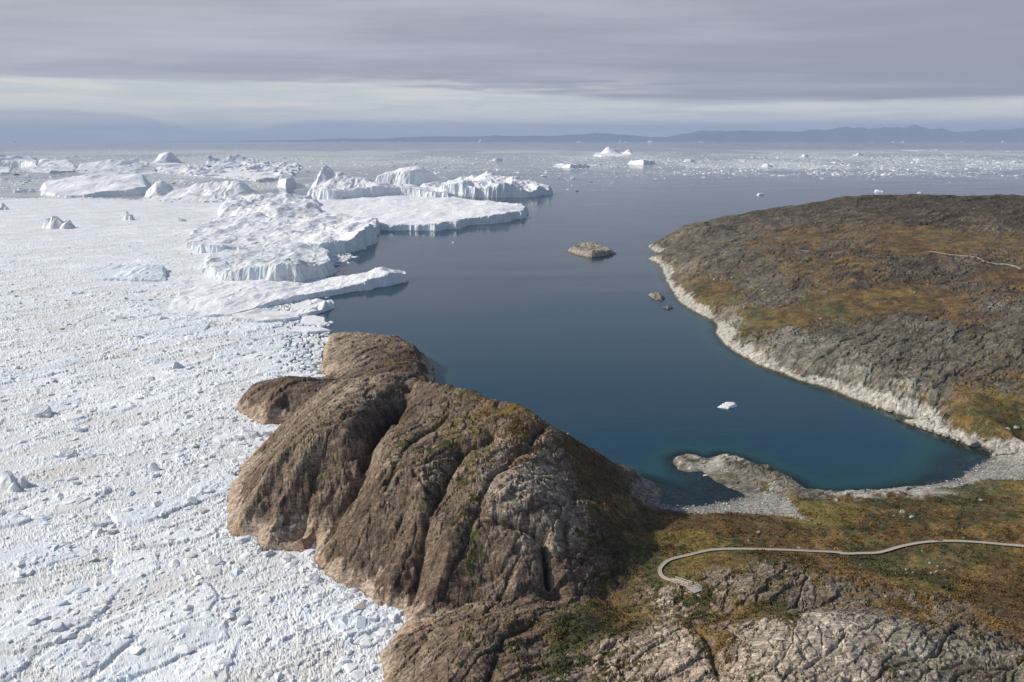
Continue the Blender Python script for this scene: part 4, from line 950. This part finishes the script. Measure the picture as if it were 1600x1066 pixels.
# ------------------------------------------------------------------ rock islets
def islet(label, front, back, tops, res, seed, tone=.8):
    poly = [U(*p) for p in front]+[U(*p) for p in back]; T = [UY(*t) if t[2] > 60 else (*U(t[0], t[1], t[2]), t[2]) for t in tops]
    rb = RBF([(a, b) for a, b, c in T], [c for a, b, c in T], 4); A = np.array(poly); lo = A.min(0)-6; hi_ = A.max(0)+6
    y, x = np.meshgrid(np.arange(lo[1], hi_[1], res*1.3), np.arange(lo[0], hi_[0], res), indexing='ij')
    n = fbm(x*.12, y*.12, 5, seed, .6)-.5; rd = ridge(x*.1+y*.05, y*.12, 5, seed+3, .6)-.6; f1, f2, r, ox, oy = worley(x*.16, y*.13, seed)
    s = sdist(x+n*6, y+rd*8, poly)
    h = np.maximum(rb(x, y), .8)+n*4+rd*3+(r-.5)*2
    h = np.where(s > 0, np.minimum(np.maximum(h, .3), s*.9+.2), -1.5); used, F = grid_faces(*x.shape, s > 0)
    base = np.array([.36, .32, .25])*tone*(.7+.6*fbm(x*.5, y*.4, 3, seed+9)[..., None])
    wet = sst(h, 1.2, .4)[..., None]; base = base*(1-wet)+np.array([.08, .07, .04])*wet
    V = np.stack([x.ravel()[used], y.ravel()[used], h.ravel()[used]], 1); c = V.mean(0); c[2] = 0
    o = mesh_np('rock_islet', V-c, F, M_ground, True, {'Col': ('c', base.reshape(-1, 3)[used]), 'veg': ('f', (n*0).ravel()[used])}); o.location = c
    tag(o, label, 'islet')
islet('bare tan rock islet alone in the bay off the far headland', [(885,393),(895,396),(905,400),(925,403),(945,401),(962,397)], [(955,390),(935,384),(915,382),(895,387)],
      [(900,390,5),(915,381,1130),(925,379,1130),(935,383,1130),(945,391,7),(930,392,9),(910,393,7)], .9, 71, .95)
islet('small pale rock islet close to the washed shore', [(1014,463),(1020,468),(1034,470),(1039,466)], [(1034,461),(1022,459)], [(1022,462,2.5),(1030,463,2.5)], .5, 72)
islet('tiny low skerry beside the washed shore', [(1036,481),(1041,484),(1050,482)], [(1048,479),(1040,479)], [(1041,481,1.2),(1047,481,1.2)], .4, 73, .7)

# ------------------------------------------------------------------ distant coast across the strait
def far_coast():
    m, N = new_mat('far mountains'); pos = N.n('ShaderNodeNewGeometry').outputs['Position']
    f = N.noise(pos, .0012, 6, .65); c = N.mix(N.sstep(f, .35, .7), rgb(.035, .04, .045), rgb(.11, .11, .105))
    sn = N.sstep(f, .66, .72); c = N.mix(N.math('MULTIPLY', sn, .5), c, rgb(.6, .62, .65))
    b = N.n('ShaderNodeBsdfPrincipled', ins={'Base Color': c, 'Roughness': .95}); finish(N, b.outputs[0])
    D = 52000.0
    prof = [(-200,222),(150,222),(400,220),(480,219),(520,217),(600,216),(660,213),(760,212),(860,213),(900,210),(930,209),(960,210),(1010,213),(1040,214),(1075,208),(1100,204),(1115,202),(1135,203),(1160,205),(1200,206),
            (1240,205),(1265,202),(1290,203),(1310,200),(1340,199),(1370,202),(1395,199),(1410,200),(1423,198),(1440,200),(1470,203),(1500,206),(1530,204),(1560,203),(1600,202),(1700,200),(1900,203)]
    pxs = np.linspace(-200, 1900, 1500); pr = np.interp(pxs, [p[0] for p in prof], [p[1] for p in prof])
    ys = D+np.linspace(-1800, 4500, 46)
    V = np.zeros((46, 1500, 3))
    for j, Yd in enumerate(ys):
        t = (Yd-D)/4500; env = sst(np.array([(Yd-D+1800)/1800]), 0, 1)[0] if Yd < D else 1-.55*t
        x = (pxs-800)/FPX*(Yd*cP+CAMH*sP)
        zc = np.array([UY(800, r_, D)[2] for r_ in pr])
        nz_ = ridge(x*.00045, np.full_like(x, Yd*.0006), 5, 33, .6)
        z = np.maximum(zc, -40)*env*(.62+.58*nz_)-(1-env)*25
        V[j, :, 0] = x; V[j, :, 1] = Yd; V[j, :, 2] = z
    used, F = grid_faces(46, 1500, np.ones((46, 1500), bool))
    o = mesh_np('distant_hills', V.reshape(-1, 3), F, m, False); tag(o, kind='structure')
far_coast()
# ------------------------------------------------------------------ boardwalk over the meadow
def deck_z(x, y): return float(HR(np.array([x]), np.array([y]))[0])+.5
def ribbon(name, pts, wd, th, mat, parent=None, offs=0.0, zo=0.0):
    """a flat bar of constant width following pts (x,y,z)"""
    n = len(pts); V = []; F = []
    for i, p in enumerate(pts):
        a = pts[max(i-1, 0)]; b = pts[min(i+1, n-1)]
        t = Vector((b[0]-a[0], b[1]-a[1], 0)).normalized(); s_ = Vector((-t.y, t.x, 0))
        c = Vector(p)+s_*offs+Vector((0, 0, zo))
        for q in (s_*wd/2, -s_*wd/2):
            for dz in (0, -th): V.append(tuple(c+q+Vector((0, 0, dz))))
    for i in range(n-1):
        k = i*4
        F += [(k, k+2, k+6, k+4), (k+1, k+5, k+7, k+3), (k, k+4, k+5, k+1), (k+2, k+3, k+7, k+6)]
    F += [(0, 1, 3, 2), ((n-1)*4, (n-1)*4+2, (n-1)*4+3, (n-1)*4+1)]
    return mesh_np(name, V, F, mat, False, parent=parent)
def resample(P, d):
    out = [P[0]]
    for a, b in zip(P[:-1], P[1:]):
        L = math.dist(a, b); k = max(1, int(L/d))
        for i in range(1, k+1): out.append(tuple(a[j]+(b[j]-a[j])*i/k for j in range(len(a))))
    return out
def smooth_path(P, it=3):
    for _ in range(it):
        Q = [P[0]]
        for a, b in zip(P[:-1], P[1:]):
            Q += [tuple(.75*a[j]+.25*b[j] for j in range(len(a))), tuple(.25*a[j]+.75*b[j] for j in range(len(a)))]
        Q.append(P[-1]); P = Q
    return P
bw = [(x, y, deck_z(x, y)) for x, y in smooth_path(WALK, 2)]
zz_ = np.array([p[2] for p in bw]); zz_ = np.convolve(np.pad(zz_, 4, 'edge'), np.ones(9)/9, 'valid')
bw = [(p[0], p[1], float(z)) for p, z in zip(bw, zz_)]
c0_ = bw[0]
root = empty('boardwalk', (0, 0, 0)); tag(root, 'long pale timber boardwalk curving across the autumn meadow', 'boardwalk')
ribbon('deck', bw, 1.15, .08, M_wood, root)
for sg in (-1, 1):
    ribbon('edge_board', bw, .14, .22, M_rail, root, offs=sg*.58, zo=.06)
rs = resample(bw, 3.2)
for i, p in enumerate(rs[1:-1:3]):
    bm = bmesh.new()
    for sx in (-.6, .6): add_box(bm, (p[0], p[1]+sx, p[2]-.75), (.14, .14, 1.3))
    add_box(bm, (p[0], p[1], p[2]-.16), (.14, 1.6, .12)); bm_obj('support', bm, M_wood, root)
# stairs climbing the rock at its end
a = Vector(bw[-1]); tgt = hit(1078, 919); bx = Vector((tgt[0], tgt[1], max(tgt[2]+.7, a.z+2.2)))
st_root = empty('stairway', (a.x, a.y, a.z)); tag(st_root, 'short timber stairway with handrails climbing the rock at the boardwalk end', 'stairway')
d = bx-a; dh = Vector((d.x, d.y, 0)).normalized(); sd2 = Vector((-dh.y, dh.x, 0)); n = 12
for i in range(n):
    p = d*((i+.5)/n); bm = bmesh.new(); q = Matrix.Rotation(math.atan2(dh.y, dh.x), 3, 'Z')
    add_box(bm, p, (d.length/n*.9, 1.6, .07), q); bm_obj('step', bm, M_wood, st_root)
for sg in (-1, 1):
    bm = bmesh.new(); o_ = sd2*sg*.85
    add_bar(bm, o_+Vector((0, 0, -.15)), d+o_+Vector((0, 0, -.15)), .12, .3); bm_obj('stringer', bm, M_wood, st_root)
    bm = bmesh.new()
    for k in range(5):
        p = d*(k/4)+o_; add_box(bm, p+Vector((0, 0, .3)), (.12, .12, 1.7))
    for hgt in (.5, 1.1): add_bar(bm, o_+Vector((0, 0, hgt)), d+o_+Vector((0, 0, hgt)), .14, .16)
    bm_obj('handrail', bm, M_rail, st_root)
pl_ = empty('platform', (bx.x, bx.y, bx.z)); tag(pl_, 'square timber landing at the top of the stairway on the rock', 'platform')
q = Matrix.Rotation(math.atan2(dh.y, dh.x), 3, 'Z')
bm = bmesh.new(); add_box(bm, dh*2.0, (3.9, 3.6, .12), q); bm_obj('deck', bm, M_wood, pl_)
bm = bmesh.new(); add_box(bm, dh*5.0+sd2*-.4-Vector((0, 0, .35)), (2.4, 2.2, .12), q); bm_obj('lower_deck', bm, M_wood, pl_)
for ax, ay in ((.3, 1.6), (.3, -1.6), (3.7, 1.6), (3.7, -1.6)):
    bm = bmesh.new(); add_box(bm, dh*ax+sd2*ay+Vector((0, 0, -.9)), (.16, .16, 1.7), q); bm_obj('leg', bm, M_wood, pl_)
bm = bmesh.new()
for hgt in (.5, 1.05): add_bar(bm, sd2*1.75+dh*.2+Vector((0, 0, hgt)), sd2*1.75+dh*3.6+Vector((0, 0, hgt)), .1, .1)
for k in (.2, 1.9, 3.6): add_box(bm, sd2*1.75+dh*k+Vector((0, 0, .5)), (.1, .1, 1.1))
bm_obj('handrail', bm, M_rail, pl_)

# ------------------------------------------------------------------ footpath and ponds on the far headland
fp = resample([hit(a, b)[:2] for a, b in [(1452,393),(1480,397),(1510,401),(1527,404),(1540,409),(1560,412),(1580,415),(1596,420)]], 1.5)
fx = np.array([p[0] for p in fp]); fy = np.array([p[1] for p in fp]); fz = terrain(fx, fy)[0]; fz = np.convolve(np.pad(fz, 1, 'edge'), np.ones(3)/3, 'valid')
o = ribbon('footpath', [(a, b, float(c)+.45) for a, b, c in zip(fx, fy, fz)], 2.0, .9, simple_mat('trodden path', (.33, .27, .19), .95, .2, .8)); tag(o, kind='structure')
m_p, N_ = new_mat('pond water'); finish(N_, N_.n('ShaderNodeBsdfPrincipled', ins={'Base Color': rgb(.03, .035, .03), 'Roughness': .08, 'IOR': 1.33}).outputs[0])
for (a, b, rx, ry, zz0) in PONDS:
    bm = bmesh.new(); vs = []
    for k in range(40):
        t = k/40*2*math.pi; rr = 1+.18*math.sin(3*t+a)+.1*math.sin(5*t)
        vs.append(bm.verts.new((a+math.cos(t)*rx*rr, b+math.sin(t)*ry*rr, zz0+.12)))
    bm.faces.new(vs); o = bm_obj('pond_water', bm, m_p); tag(o, kind='structure')

# ------------------------------------------------------------------ boulders
def boulder_mesh(seed, mat):
    rnd = random.Random(seed); bm = bmesh.new(); bmesh.ops.create_icosphere(bm, subdivisions=3, radius=.5)
    pln = [(Vector((rnd.gauss(0, 1), rnd.gauss(0, 1), rnd.gauss(0, .8))).normalized(), rnd.uniform(.27, .42)) for _ in range(10)]
    for v in bm.verts:
        p = v.co.copy()
        for nr, dd in pln:
            e = p.dot(nr)-dd
            if e > 0: p -= nr*e
        k = fbm(np.array([p.x*5+seed]), np.array([p.y*5+p.z*4]), 3, seed)[0]-.5
        v.co = p*(1+.3*k)
    me = bpy.data.meshes.new('boulder'); bm.to_mesh(me); bm.free(); me.materials.append(mat); return me
BP = [boulder_mesh(500+i, M_pale) for i in range(5)]; BD = [boulder_mesh(520+i, M_dark) for i in range(3)]
rbd = random.Random(44)
def tz(x, y): return max(float(terrain(np.array([x]), np.array([y]))[0][0]), 0)
def boulder(px_, py_, wpx, label, group, dark=False, hr=.6):
    x, y, z = hit(px_, py_)
    while tz(x, y) < .35: y += .6
    z = tz(x, y); wm = .85* wpx/FPX*math.sqrt(x*x+y*y+(CAMH-z)**2)
    o = bpy.data.objects.new('boulder', rbd.choice(BD if dark else BP)); COL.objects.link(o)
    o.location = (x, y, z+wm*.04); o.scale = (wm*1.1, wm*.95, wm*hr*1.3); o.rotation_euler = (0, 0, rbd.uniform(0, 6)); tag(o, label, 'boulder', group); return o
mb = [(1453,882,5,'upright pale boulder, tallest of the meadow boulders'), (1465,887,4,'pale boulder just right of the tallest meadow boulder'), (1463,894,6,'broad pale boulder at the foot of the meadow boulder cluster'),
 (1472,881,3,'small pale boulder at the top right of the meadow cluster'), (1416,891,6,'flat pale boulder, leftmost of the meadow cluster'), (1417,897,4,'small pale boulder under the leftmost flat one'),
 (1427,896,6,'flat pale boulder second from the left in the meadow cluster'), (1446,896,3,'small pale boulder in the gap of the meadow cluster'), (1455,896,5,'low pale boulder left of the broad one'),
 (1477,892,3.5,'small pale boulder starting the right-hand row in the meadow'), (1484,889,3.5,'middle pale boulder of the right-hand row in the meadow'), (1489,887,3,'last pale boulder of the right-hand row in the meadow'),
 (1441,862,3,'lone small white boulder just below the boardwalk'), (1524,869,3,'lone pale boulder right below the boardwalk'), (1410,801,11,'large grey boulder on the grass between bay and boardwalk'), (1425,809,9,'low grey boulder right below the large one on the grass'),
 (1307,782,8,'grey boulder near the water at the left of the grass'), (1117,438,7,'pale boulder beside the green hollow of the far headland'), (1127,438,5,'small pale boulder next to the pale one in the green hollow'),
 (1144,435,8,'rounded pale boulder right of the green hollow'), (1164,482,8,'pale-topped boulder above the washed shore of the far headland')]
for a_, b_, c_, l_ in mb: boulder(a_, b_, c_, l_, 'boulders lying on the tundra')
BB = sorted([(1500,674,11),(1507,683,9),(1519,681,9),(1524,690,10),(1541,690,22),(1557,699,11),(1569,694,16),(1581,698,12),(1533,675,11),(1540,667,9),(1588,669,9),(1566,685,11),(1576,671,8),(1590,692,10),(1487,676,9),(1476,671,8),
     (1466,667,8),(1457,664,7),(1448,664,8),(1440,660,6),(1430,662,7),(1422,659,6),(1412,656,4),(1482,664,8),(1495,661,7)])
ORD = 'first second third fourth fifth sixth seventh eighth ninth tenth eleventh twelfth thirteenth fourteenth fifteenth sixteenth seventeenth eighteenth nineteenth twentieth twenty-first twenty-second twenty-third twenty-fourth twenty-fifth'.split()
for q, (a_, b_, c_) in enumerate(BB):
    boulder(a_, b_, c_, 'cracked pale block, '+ORD[q]+' from the left in the boulder bank on the right shore', 'blocks of the right shore boulder bank', hr=.45)
for a_, b_, l_ in [(1392,797,'dark stone on the pebble beach'), (1191,796,'dark stone lying on the left pebble beach')]:
    pass
boulder(1191, 797, 4, 'dark stone lying alone on the left pebble beach', 'boulders lying on the tundra', True)
boulder(1287, 832, 5, 'dark boulder in the yellow grass above the boardwalk', 'boulders lying on the tundra', True)

# ------------------------------------------------------------------ people
def skin_mesh(name, verts, edges, radii, mat, parent, sub=1):
    me = bpy.data.meshes.new(name); me.from_pydata(verts, edges, []); me.update()
    o = bpy.data.objects.new(name, me); COL.objects.link(o)
    m = o.modifiers.new('skin', 'SKIN'); 
    if not me.skin_vertices: 
        lay = me.attributes
    for i, sv in enumerate(me.skin_vertices[0].data): sv.radius = (radii[i], radii[i]); sv.use_root = (i == 0)
    m2 = o.modifiers.new('sub', 'SUBSURF'); m2.levels = sub; m2.render_levels = sub
    me.materials.append(mat); o.parent = parent; return o
M_skin = simple_mat('skin', (.50, .33, .25), .6, .05); M_hair = simple_mat('dark hair', (.04, .03, .02), .7, .1)
def person(label, loc, rz, jacket, trousers, sit=False, bag=None):
    root = empty('person', loc, rz); tag(root, label, 'person')
    mj = simple_mat('jacket cloth', jacket, .8, .1); mt = simple_mat('trouser cloth', trousers, .85, .1)
    hz = .47 if sit else .92
    lean = .05
    V = []; E = []; Rr = []
    def v(p, r, c=None):
        V.append(p); Rr.append(r)
        if c is not None: E.append((c, len(V)-1))
        return len(V)-1
    pel = v((0, 0, hz+.04), .125); ch = v((0, lean, hz+.32), .13, pel); nb_ = v((0, lean+.02, hz+.52), .055, ch)
    hd = v((0, lean+.05, hz+.62), .075, nb_); tp = v((0, lean+.04, hz+.74), .085, hd)
    nose = v((0, lean+.16, hz+.66), .018, hd)
    joints = {}
    for s in (-1, 1):
        sh = v((s*.17, lean, hz+.47), .06, ch); el_ = v((s*.27, .02+lean, hz+.20), .045, sh); wr = v((s*.24, .17+lean, hz+.02), .03, el_)
        pm = v((s*.24, .22+lean, hz-.03), .034, wr)
        for k in range(4):
            f = v((s*(.215+.018*k), .26+lean, hz-.08+.004*k), .010, pm); v((s*(.212+.018*k), .25+lean, hz-.12+.006*abs(k-1.5)), .008, f)
        v((s*.20, .24+lean, hz-.04), .011, pm)
        hp = v((s*.09, 0, hz), .095, pel)
        if sit:
            kn = v((s*.11, .44, hz+.02), .065, hp); an = v((s*.11, .46, .08), .045, kn); ft = v((s*.12, .60, .04), .04, an)
            lg = [(s*.09, 0, hz), (s*.11, .44, hz+.02), (s*.11, .46, .1)]
        else:
            kn = v((s*.11, .03+s*.06, .48), .062, hp); an = v((s*.11, -.01+s*.10, .08), .042, kn); ft = v((s*.12, .13+s*.10, .04), .04, an)
            lg = [(s*.09, 0, hz), (s*.11, .03+s*.06, .48), (s*.11, -.01+s*.10, .12)]
        joints[s] = ([(s*.17, lean, hz+.47), (s*.27, .02+lean, hz+.20), (s*.245, .15+lean, hz+.04)], lg)
    skin_mesh('body', V, E, Rr, M_skin, root)
    # jacket: torso and both sleeves
    V2 = [(0, 0, hz+.0), (0, lean, hz+.32), (0, lean+.01, hz+.47)]; E2 = [(0, 1), (1, 2)]; R2 = [.165, .175, .10]
    for s in (-1, 1):
        k = len(V2); V2 += joints[s][0]; E2 += [(1, k), (k, k+1), (k+1, k+2)]; R2 += [.085, .065, .05]
    skin_mesh('jacket', V2, E2, R2, mj, root)
    V3 = [(0, 0, hz+.03)]; E3 = []; R3 = [.135]
    for s in (-1, 1):
        k = len(V3); V3 += joints[s][1]; E3 += [(0, k), (k, k+1), (k+1, k+2)]; R3 += [.11, .08, .06]
    skin_mesh('trousers', V3, E3, R3, mt, root)
    bm = bmesh.new(); bmesh.ops.create_icosphere(bm, subdivisions=2, radius=.115, matrix=Matrix.Translation((0, lean+.015, hz+.72)) @ Matrix.Diagonal((.95, 1.0, .95, 1)))
    bm_obj('hair', bm, M_hair, root, True)
    for s in (-1, 1):
        bm = bmesh.new(); yy_ = .55 if sit else .06+s*.10
        bmesh.ops.create_icosphere(bm, subdivisions=2, radius=.1, matrix=Matrix.Translation((s*.12, yy_, .05)) @ Matrix.Diagonal((.55, 1.35, .5, 1)))
        bm_obj('shoe', bm, M_hair, root, True)
    return root
def on_walk(px_, py_):
    x, y = hit(px_, py_)[:2]; k = min(range(len(bw)), key=lambda i: math.hypot(bw[i][0]-x, bw[i][1]-y)); return bw[k]
p_ = on_walk(1464, 848); person('person in a red jacket walking on the boardwalk, left one of the pair', (p_[0], p_[1]+.3, p_[2]), R(100), (.55, .03, .03), (.04, .04, .05))
person('person in a dark red jacket walking on the boardwalk, right one of the pair', (p_[0]+.9, p_[1]+.55, p_[2]), R(80), (.42, .03, .03), (.05, .03, .03))
def bench(px_, py_, rz, label):
    x, y, z = hit(px_, py_); z = tz(x, y); rt = empty('bench', (x, y, z), rz); tag(rt, label, 'bench')
    for k in (-1, 1):
        bm = bmesh.new(); add_box(bm, (0, k*.16, .45), (2.6, .24, .06)); bm_obj('seat_plank', bm, M_rail, rt)
        bm = bmesh.new(); add_box(bm, (k*1.0, 0, .12), (.12, .5, .60)); bm_obj('leg', bm, M_wood, rt)
    return rt, (x, y, z)
b1, l1 = bench(1334, 976, R(-50), 'pale two-plank bench beside the red-jacketed sitter on the pale ridge')
b2, l2 = bench(1389, 1004, R(-35), 'pale two-plank bench standing empty on the pale ridge')
x, y, z = hit(1341, 986); z = tz(x, y); person('person in a red jacket sitting at the end of the bench on the pale ridge', (x, y, z+.12), R(160), (.60, .03, .05), (.05, .05, .07), True)
x, y, z = hit(1337, 981); z = tz(x, y); person('person in navy and light grey crouched beside the red-jacketed sitter', (x, y, z+.12), R(150), (.05, .07, .15), (.35, .38, .42), True)
x, y, z = hit(1284, 993); z = tz(x, y); person('person in dark clothes standing alone on the pale ridge', (x, y, z), R(120), (.03, .03, .04), (.04, .04, .05))
x, y, z = hit(1105, 1022); z = tz(x, y); person('person in a pale turquoise top at the bottom of the pale rock slope', (x, y, z), R(60), (.45, .62, .62), (.06, .10, .10))
for a_, b_, l_ in [(1277, 859, 'small white marker board left beside the boardwalk'), (1505, 844, 'small white marker board behind the boardwalk right of the walkers')]:
    x, y, z = hit(a_, b_); z = tz(x, y); rt = empty('marker_board', (x, y, z)); tag(rt, l_, 'marker board')
    bm = bmesh.new(); add_box(bm, (0, 0, .95), (.75, .06, .5)); bm_obj('panel', bm, M_white, rt)
    for k in (-1, 1): bm = bmesh.new(); add_box(bm, (k*.3, .06, .55), (.07, .06, 1.1)); bm_obj('post', bm, M_wood, rt)
# small dark boat
x, y = U(902, 299); rt = empty('boat', (x, y, 0), R(20)); tag(rt, 'small dark boat on open water off the crevassed iceberg', 'boat')
m_h = simple_mat('dark hull paint', (.06, .05, .05), .5, .1, 1)
bm = bmesh.new(); L_ = 10.0; secs = []
for k in range(9):
    t = k/8; wv = 1.5*(1-t**3.2)+.03; zb = -.4+.5*t**3
    secs.append([bm.verts.new((L_*(t-.5), s*wv*q, zz1+ (t**2)*.5)) for s, q, zz1 in ((-1, 1, 1.0), (-1, .75, .1), (0, 0, zb), (1, .75, .1), (1, 1, 1.0))])
for a_, b_ in zip(secs[:-1], secs[1:]):
    for i in range(4): bm.faces.new((a_[i], a_[i+1], b_[i+1], b_[i]))
    bm.faces.new((a_[4], a_[0], b_[0], b_[4]))
bm.faces.new(secs[0]); bm_obj('hull', bm, m_h, rt)
bm = bmesh.new(); add_box(bm, (-1.5, 0, 1.9), (2.6, 2.0, 1.8)); add_box(bm, (-1.5, 0, 2.86), (3.0, 2.3, .12)); cb = bm_obj('cabin', bm, simple_mat('cabin', (.15, .12, .11), .6, .1, 1), rt)
bm = bmesh.new(); add_box(bm, (-.18, 0, 2.2), (.05, 1.6, .6)); bm_obj('window', bm, M_hair, cb)
bm = bmesh.new(); add_bar(bm, (-2.2, 0, 2.9), (-2.2, 0, 4.6), .08, .08); bm_obj('mast', bm, m_h, rt)

# ------------------------------------------------------------------ ground cover
def cover_stuff():
    rng = np.random.default_rng(8)
    # low scrub and heather tufts
    n = 60000; yy = 165*np.exp(rng.random(n)**1.0*math.log(420/165)); uu = rng.uniform(-.25, .85, n); x = uu*yy
    H, C, V, s = terrain(x, yy); dw = seg_dist(x, yy, WALK)
    cl = fbm(x*.12, yy*.12, 4, 71, .6)
    ok = (V > .6) & (s > 2) & (rng.random(n) < .15+2.4*np.maximum(cl-.45, 0)) & (dw > 1.6); x, yy, H, C = x[ok], yy[ok], H[ok], C[ok]; n = len(x)
    k = 9; X_ = np.repeat(x, k)+rng.normal(0, .45, n*k); Y_ = np.repeat(yy, k)+rng.normal(0, .45, n*k); Z_ = np.repeat(H, k)+rng.uniform(-.05, .38, n*k); Cc = np.repeat(C, k, 0)*rng.uniform(.85, 1.6, n*k)[:, None]
    sz = rng.uniform(.16, .42, n*k); d1 = rng.normal(0, 1, (n*k, 3)); d1 /= np.linalg.norm(d1, axis=1)[:, None]; d2 = np.cross(d1, rng.normal(0, 1, (n*k, 3))); d2 /= np.linalg.norm(d2, axis=1)[:, None]
    P = np.stack([X_, Y_, Z_], 1); d1 *= sz[:, None]; d2 *= sz[:, None]*.6
    Vv = np.stack([P-d1, P-d2, P+d1, P+d2], 1).reshape(-1, 3); F = np.arange(n*k*4).reshape(-1, 4)
    m, N = new_mat('scrub leaves'); finish(N, N.n('ShaderNodeBsdfDiffuse', ins={0: N.n('ShaderNodeAttribute', attribute_name='Col').outputs['Color']}).outputs[0])
    o = mesh_np('dwarf_scrub', Vv, F, m, False, {'Col': ('c', np.repeat(Cc, 4, 0))}); tag(o, 'low autumn heather and willow scrub over the meadow', 'scrub', kind='stuff')
    # stones: beaches and tundra
    M_st = bpy.data.materials.new('stones'); M_st.use_nodes = True; N = NT(M_st.node_tree)
    finish(N, N.n('ShaderNodeBsdfPrincipled', ins={'Base Color': N.n('ShaderNodeAttribute', attribute_name='Col').outputs['Color'], 'Roughness': .9}).outputs[0])
    n = 60000; bc = np.array(beach_c)[rng.integers(0, len(beach_c), n)]; x = bc[:, 0]+rng.normal(0, 22, n); yy = bc[:, 1]+rng.normal(0, 22, n)
    H, C, V, s = terrain(x, yy); bd = np.min([np.hypot(x-a, yy-b) for a, b in beach_c], 0)
    lum = C.mean(1); ok = (np.maximum(sdist(x, yy, BEACH[0]), sdist(x, yy, BEACH[1])) > -.5) & (s > -2.5); x, yy, H = x[ok], yy[ok], H[ok]; n = len(x)
    col = rng.uniform(.16, .50, n)[:, None]*np.array([1, .95, .85]); sz = .22+rng.pareto(3.2, n)*.3; sz = np.minimum(sz, 1.6)
    o = scatter_mesh('beach_stones', np.stack([x, yy], 1), sz, H+sz*.1, col, M_st, rng); tag(o, 'grey and cream pebbles and stones of the two beaches', 'pebbles', kind='stuff')
    n = 26000; yy = 165*np.exp(rng.random(n)**.8*math.log(1300/165)); uu = rng.uniform(-.35, .9, n); x = uu*yy
    H, C, V, s = terrain(x, yy); cl = fbm(x*.05, yy*.05, 4, 171, .6); dw = seg_dist(x, yy, WALK)
    ok = (s > 3) & (rng.random(n) < .2+3*np.maximum(cl-.5, 0)) & (dw > 2) & ((x > 70) | (V > .3)); x, yy, H = x[ok], yy[ok], H[ok]; n = len(x)
    col = rng.uniform(.20, .48, n)[:, None]*np.array([1, .95, .86]); sz = (.25+rng.pareto(2.6, n)*.3)*(yy/350)**.8; sz = np.minimum(sz, 3.2)
    o = scatter_mesh('scattered_stones', np.stack([x, yy], 1), sz, H+sz*.06, col, M_st, rng); tag(o, 'pale loose stones scattered over the tundra and slabs', 'stones', kind='stuff')
cover_stuff()
# ------------------------------------------------------------------ haze
def haze():
    bm = bmesh.new(); add_box(bm, (0, 29000, 500), (124000, 62000, 1040))
    m, N = new_mat('haze'); v = N.n('ShaderNodeVolumePrincipled', ins={'Color': rgb(.58, .73, 1.0), 'Density': 2.8e-5, 'Anisotropy': 0.0})
    N.n('ShaderNodeOutputMaterial', ins={1: v.outputs[0]})
    o = bm_obj('haze', bm, m); tag(o, kind='stuff')
haze()
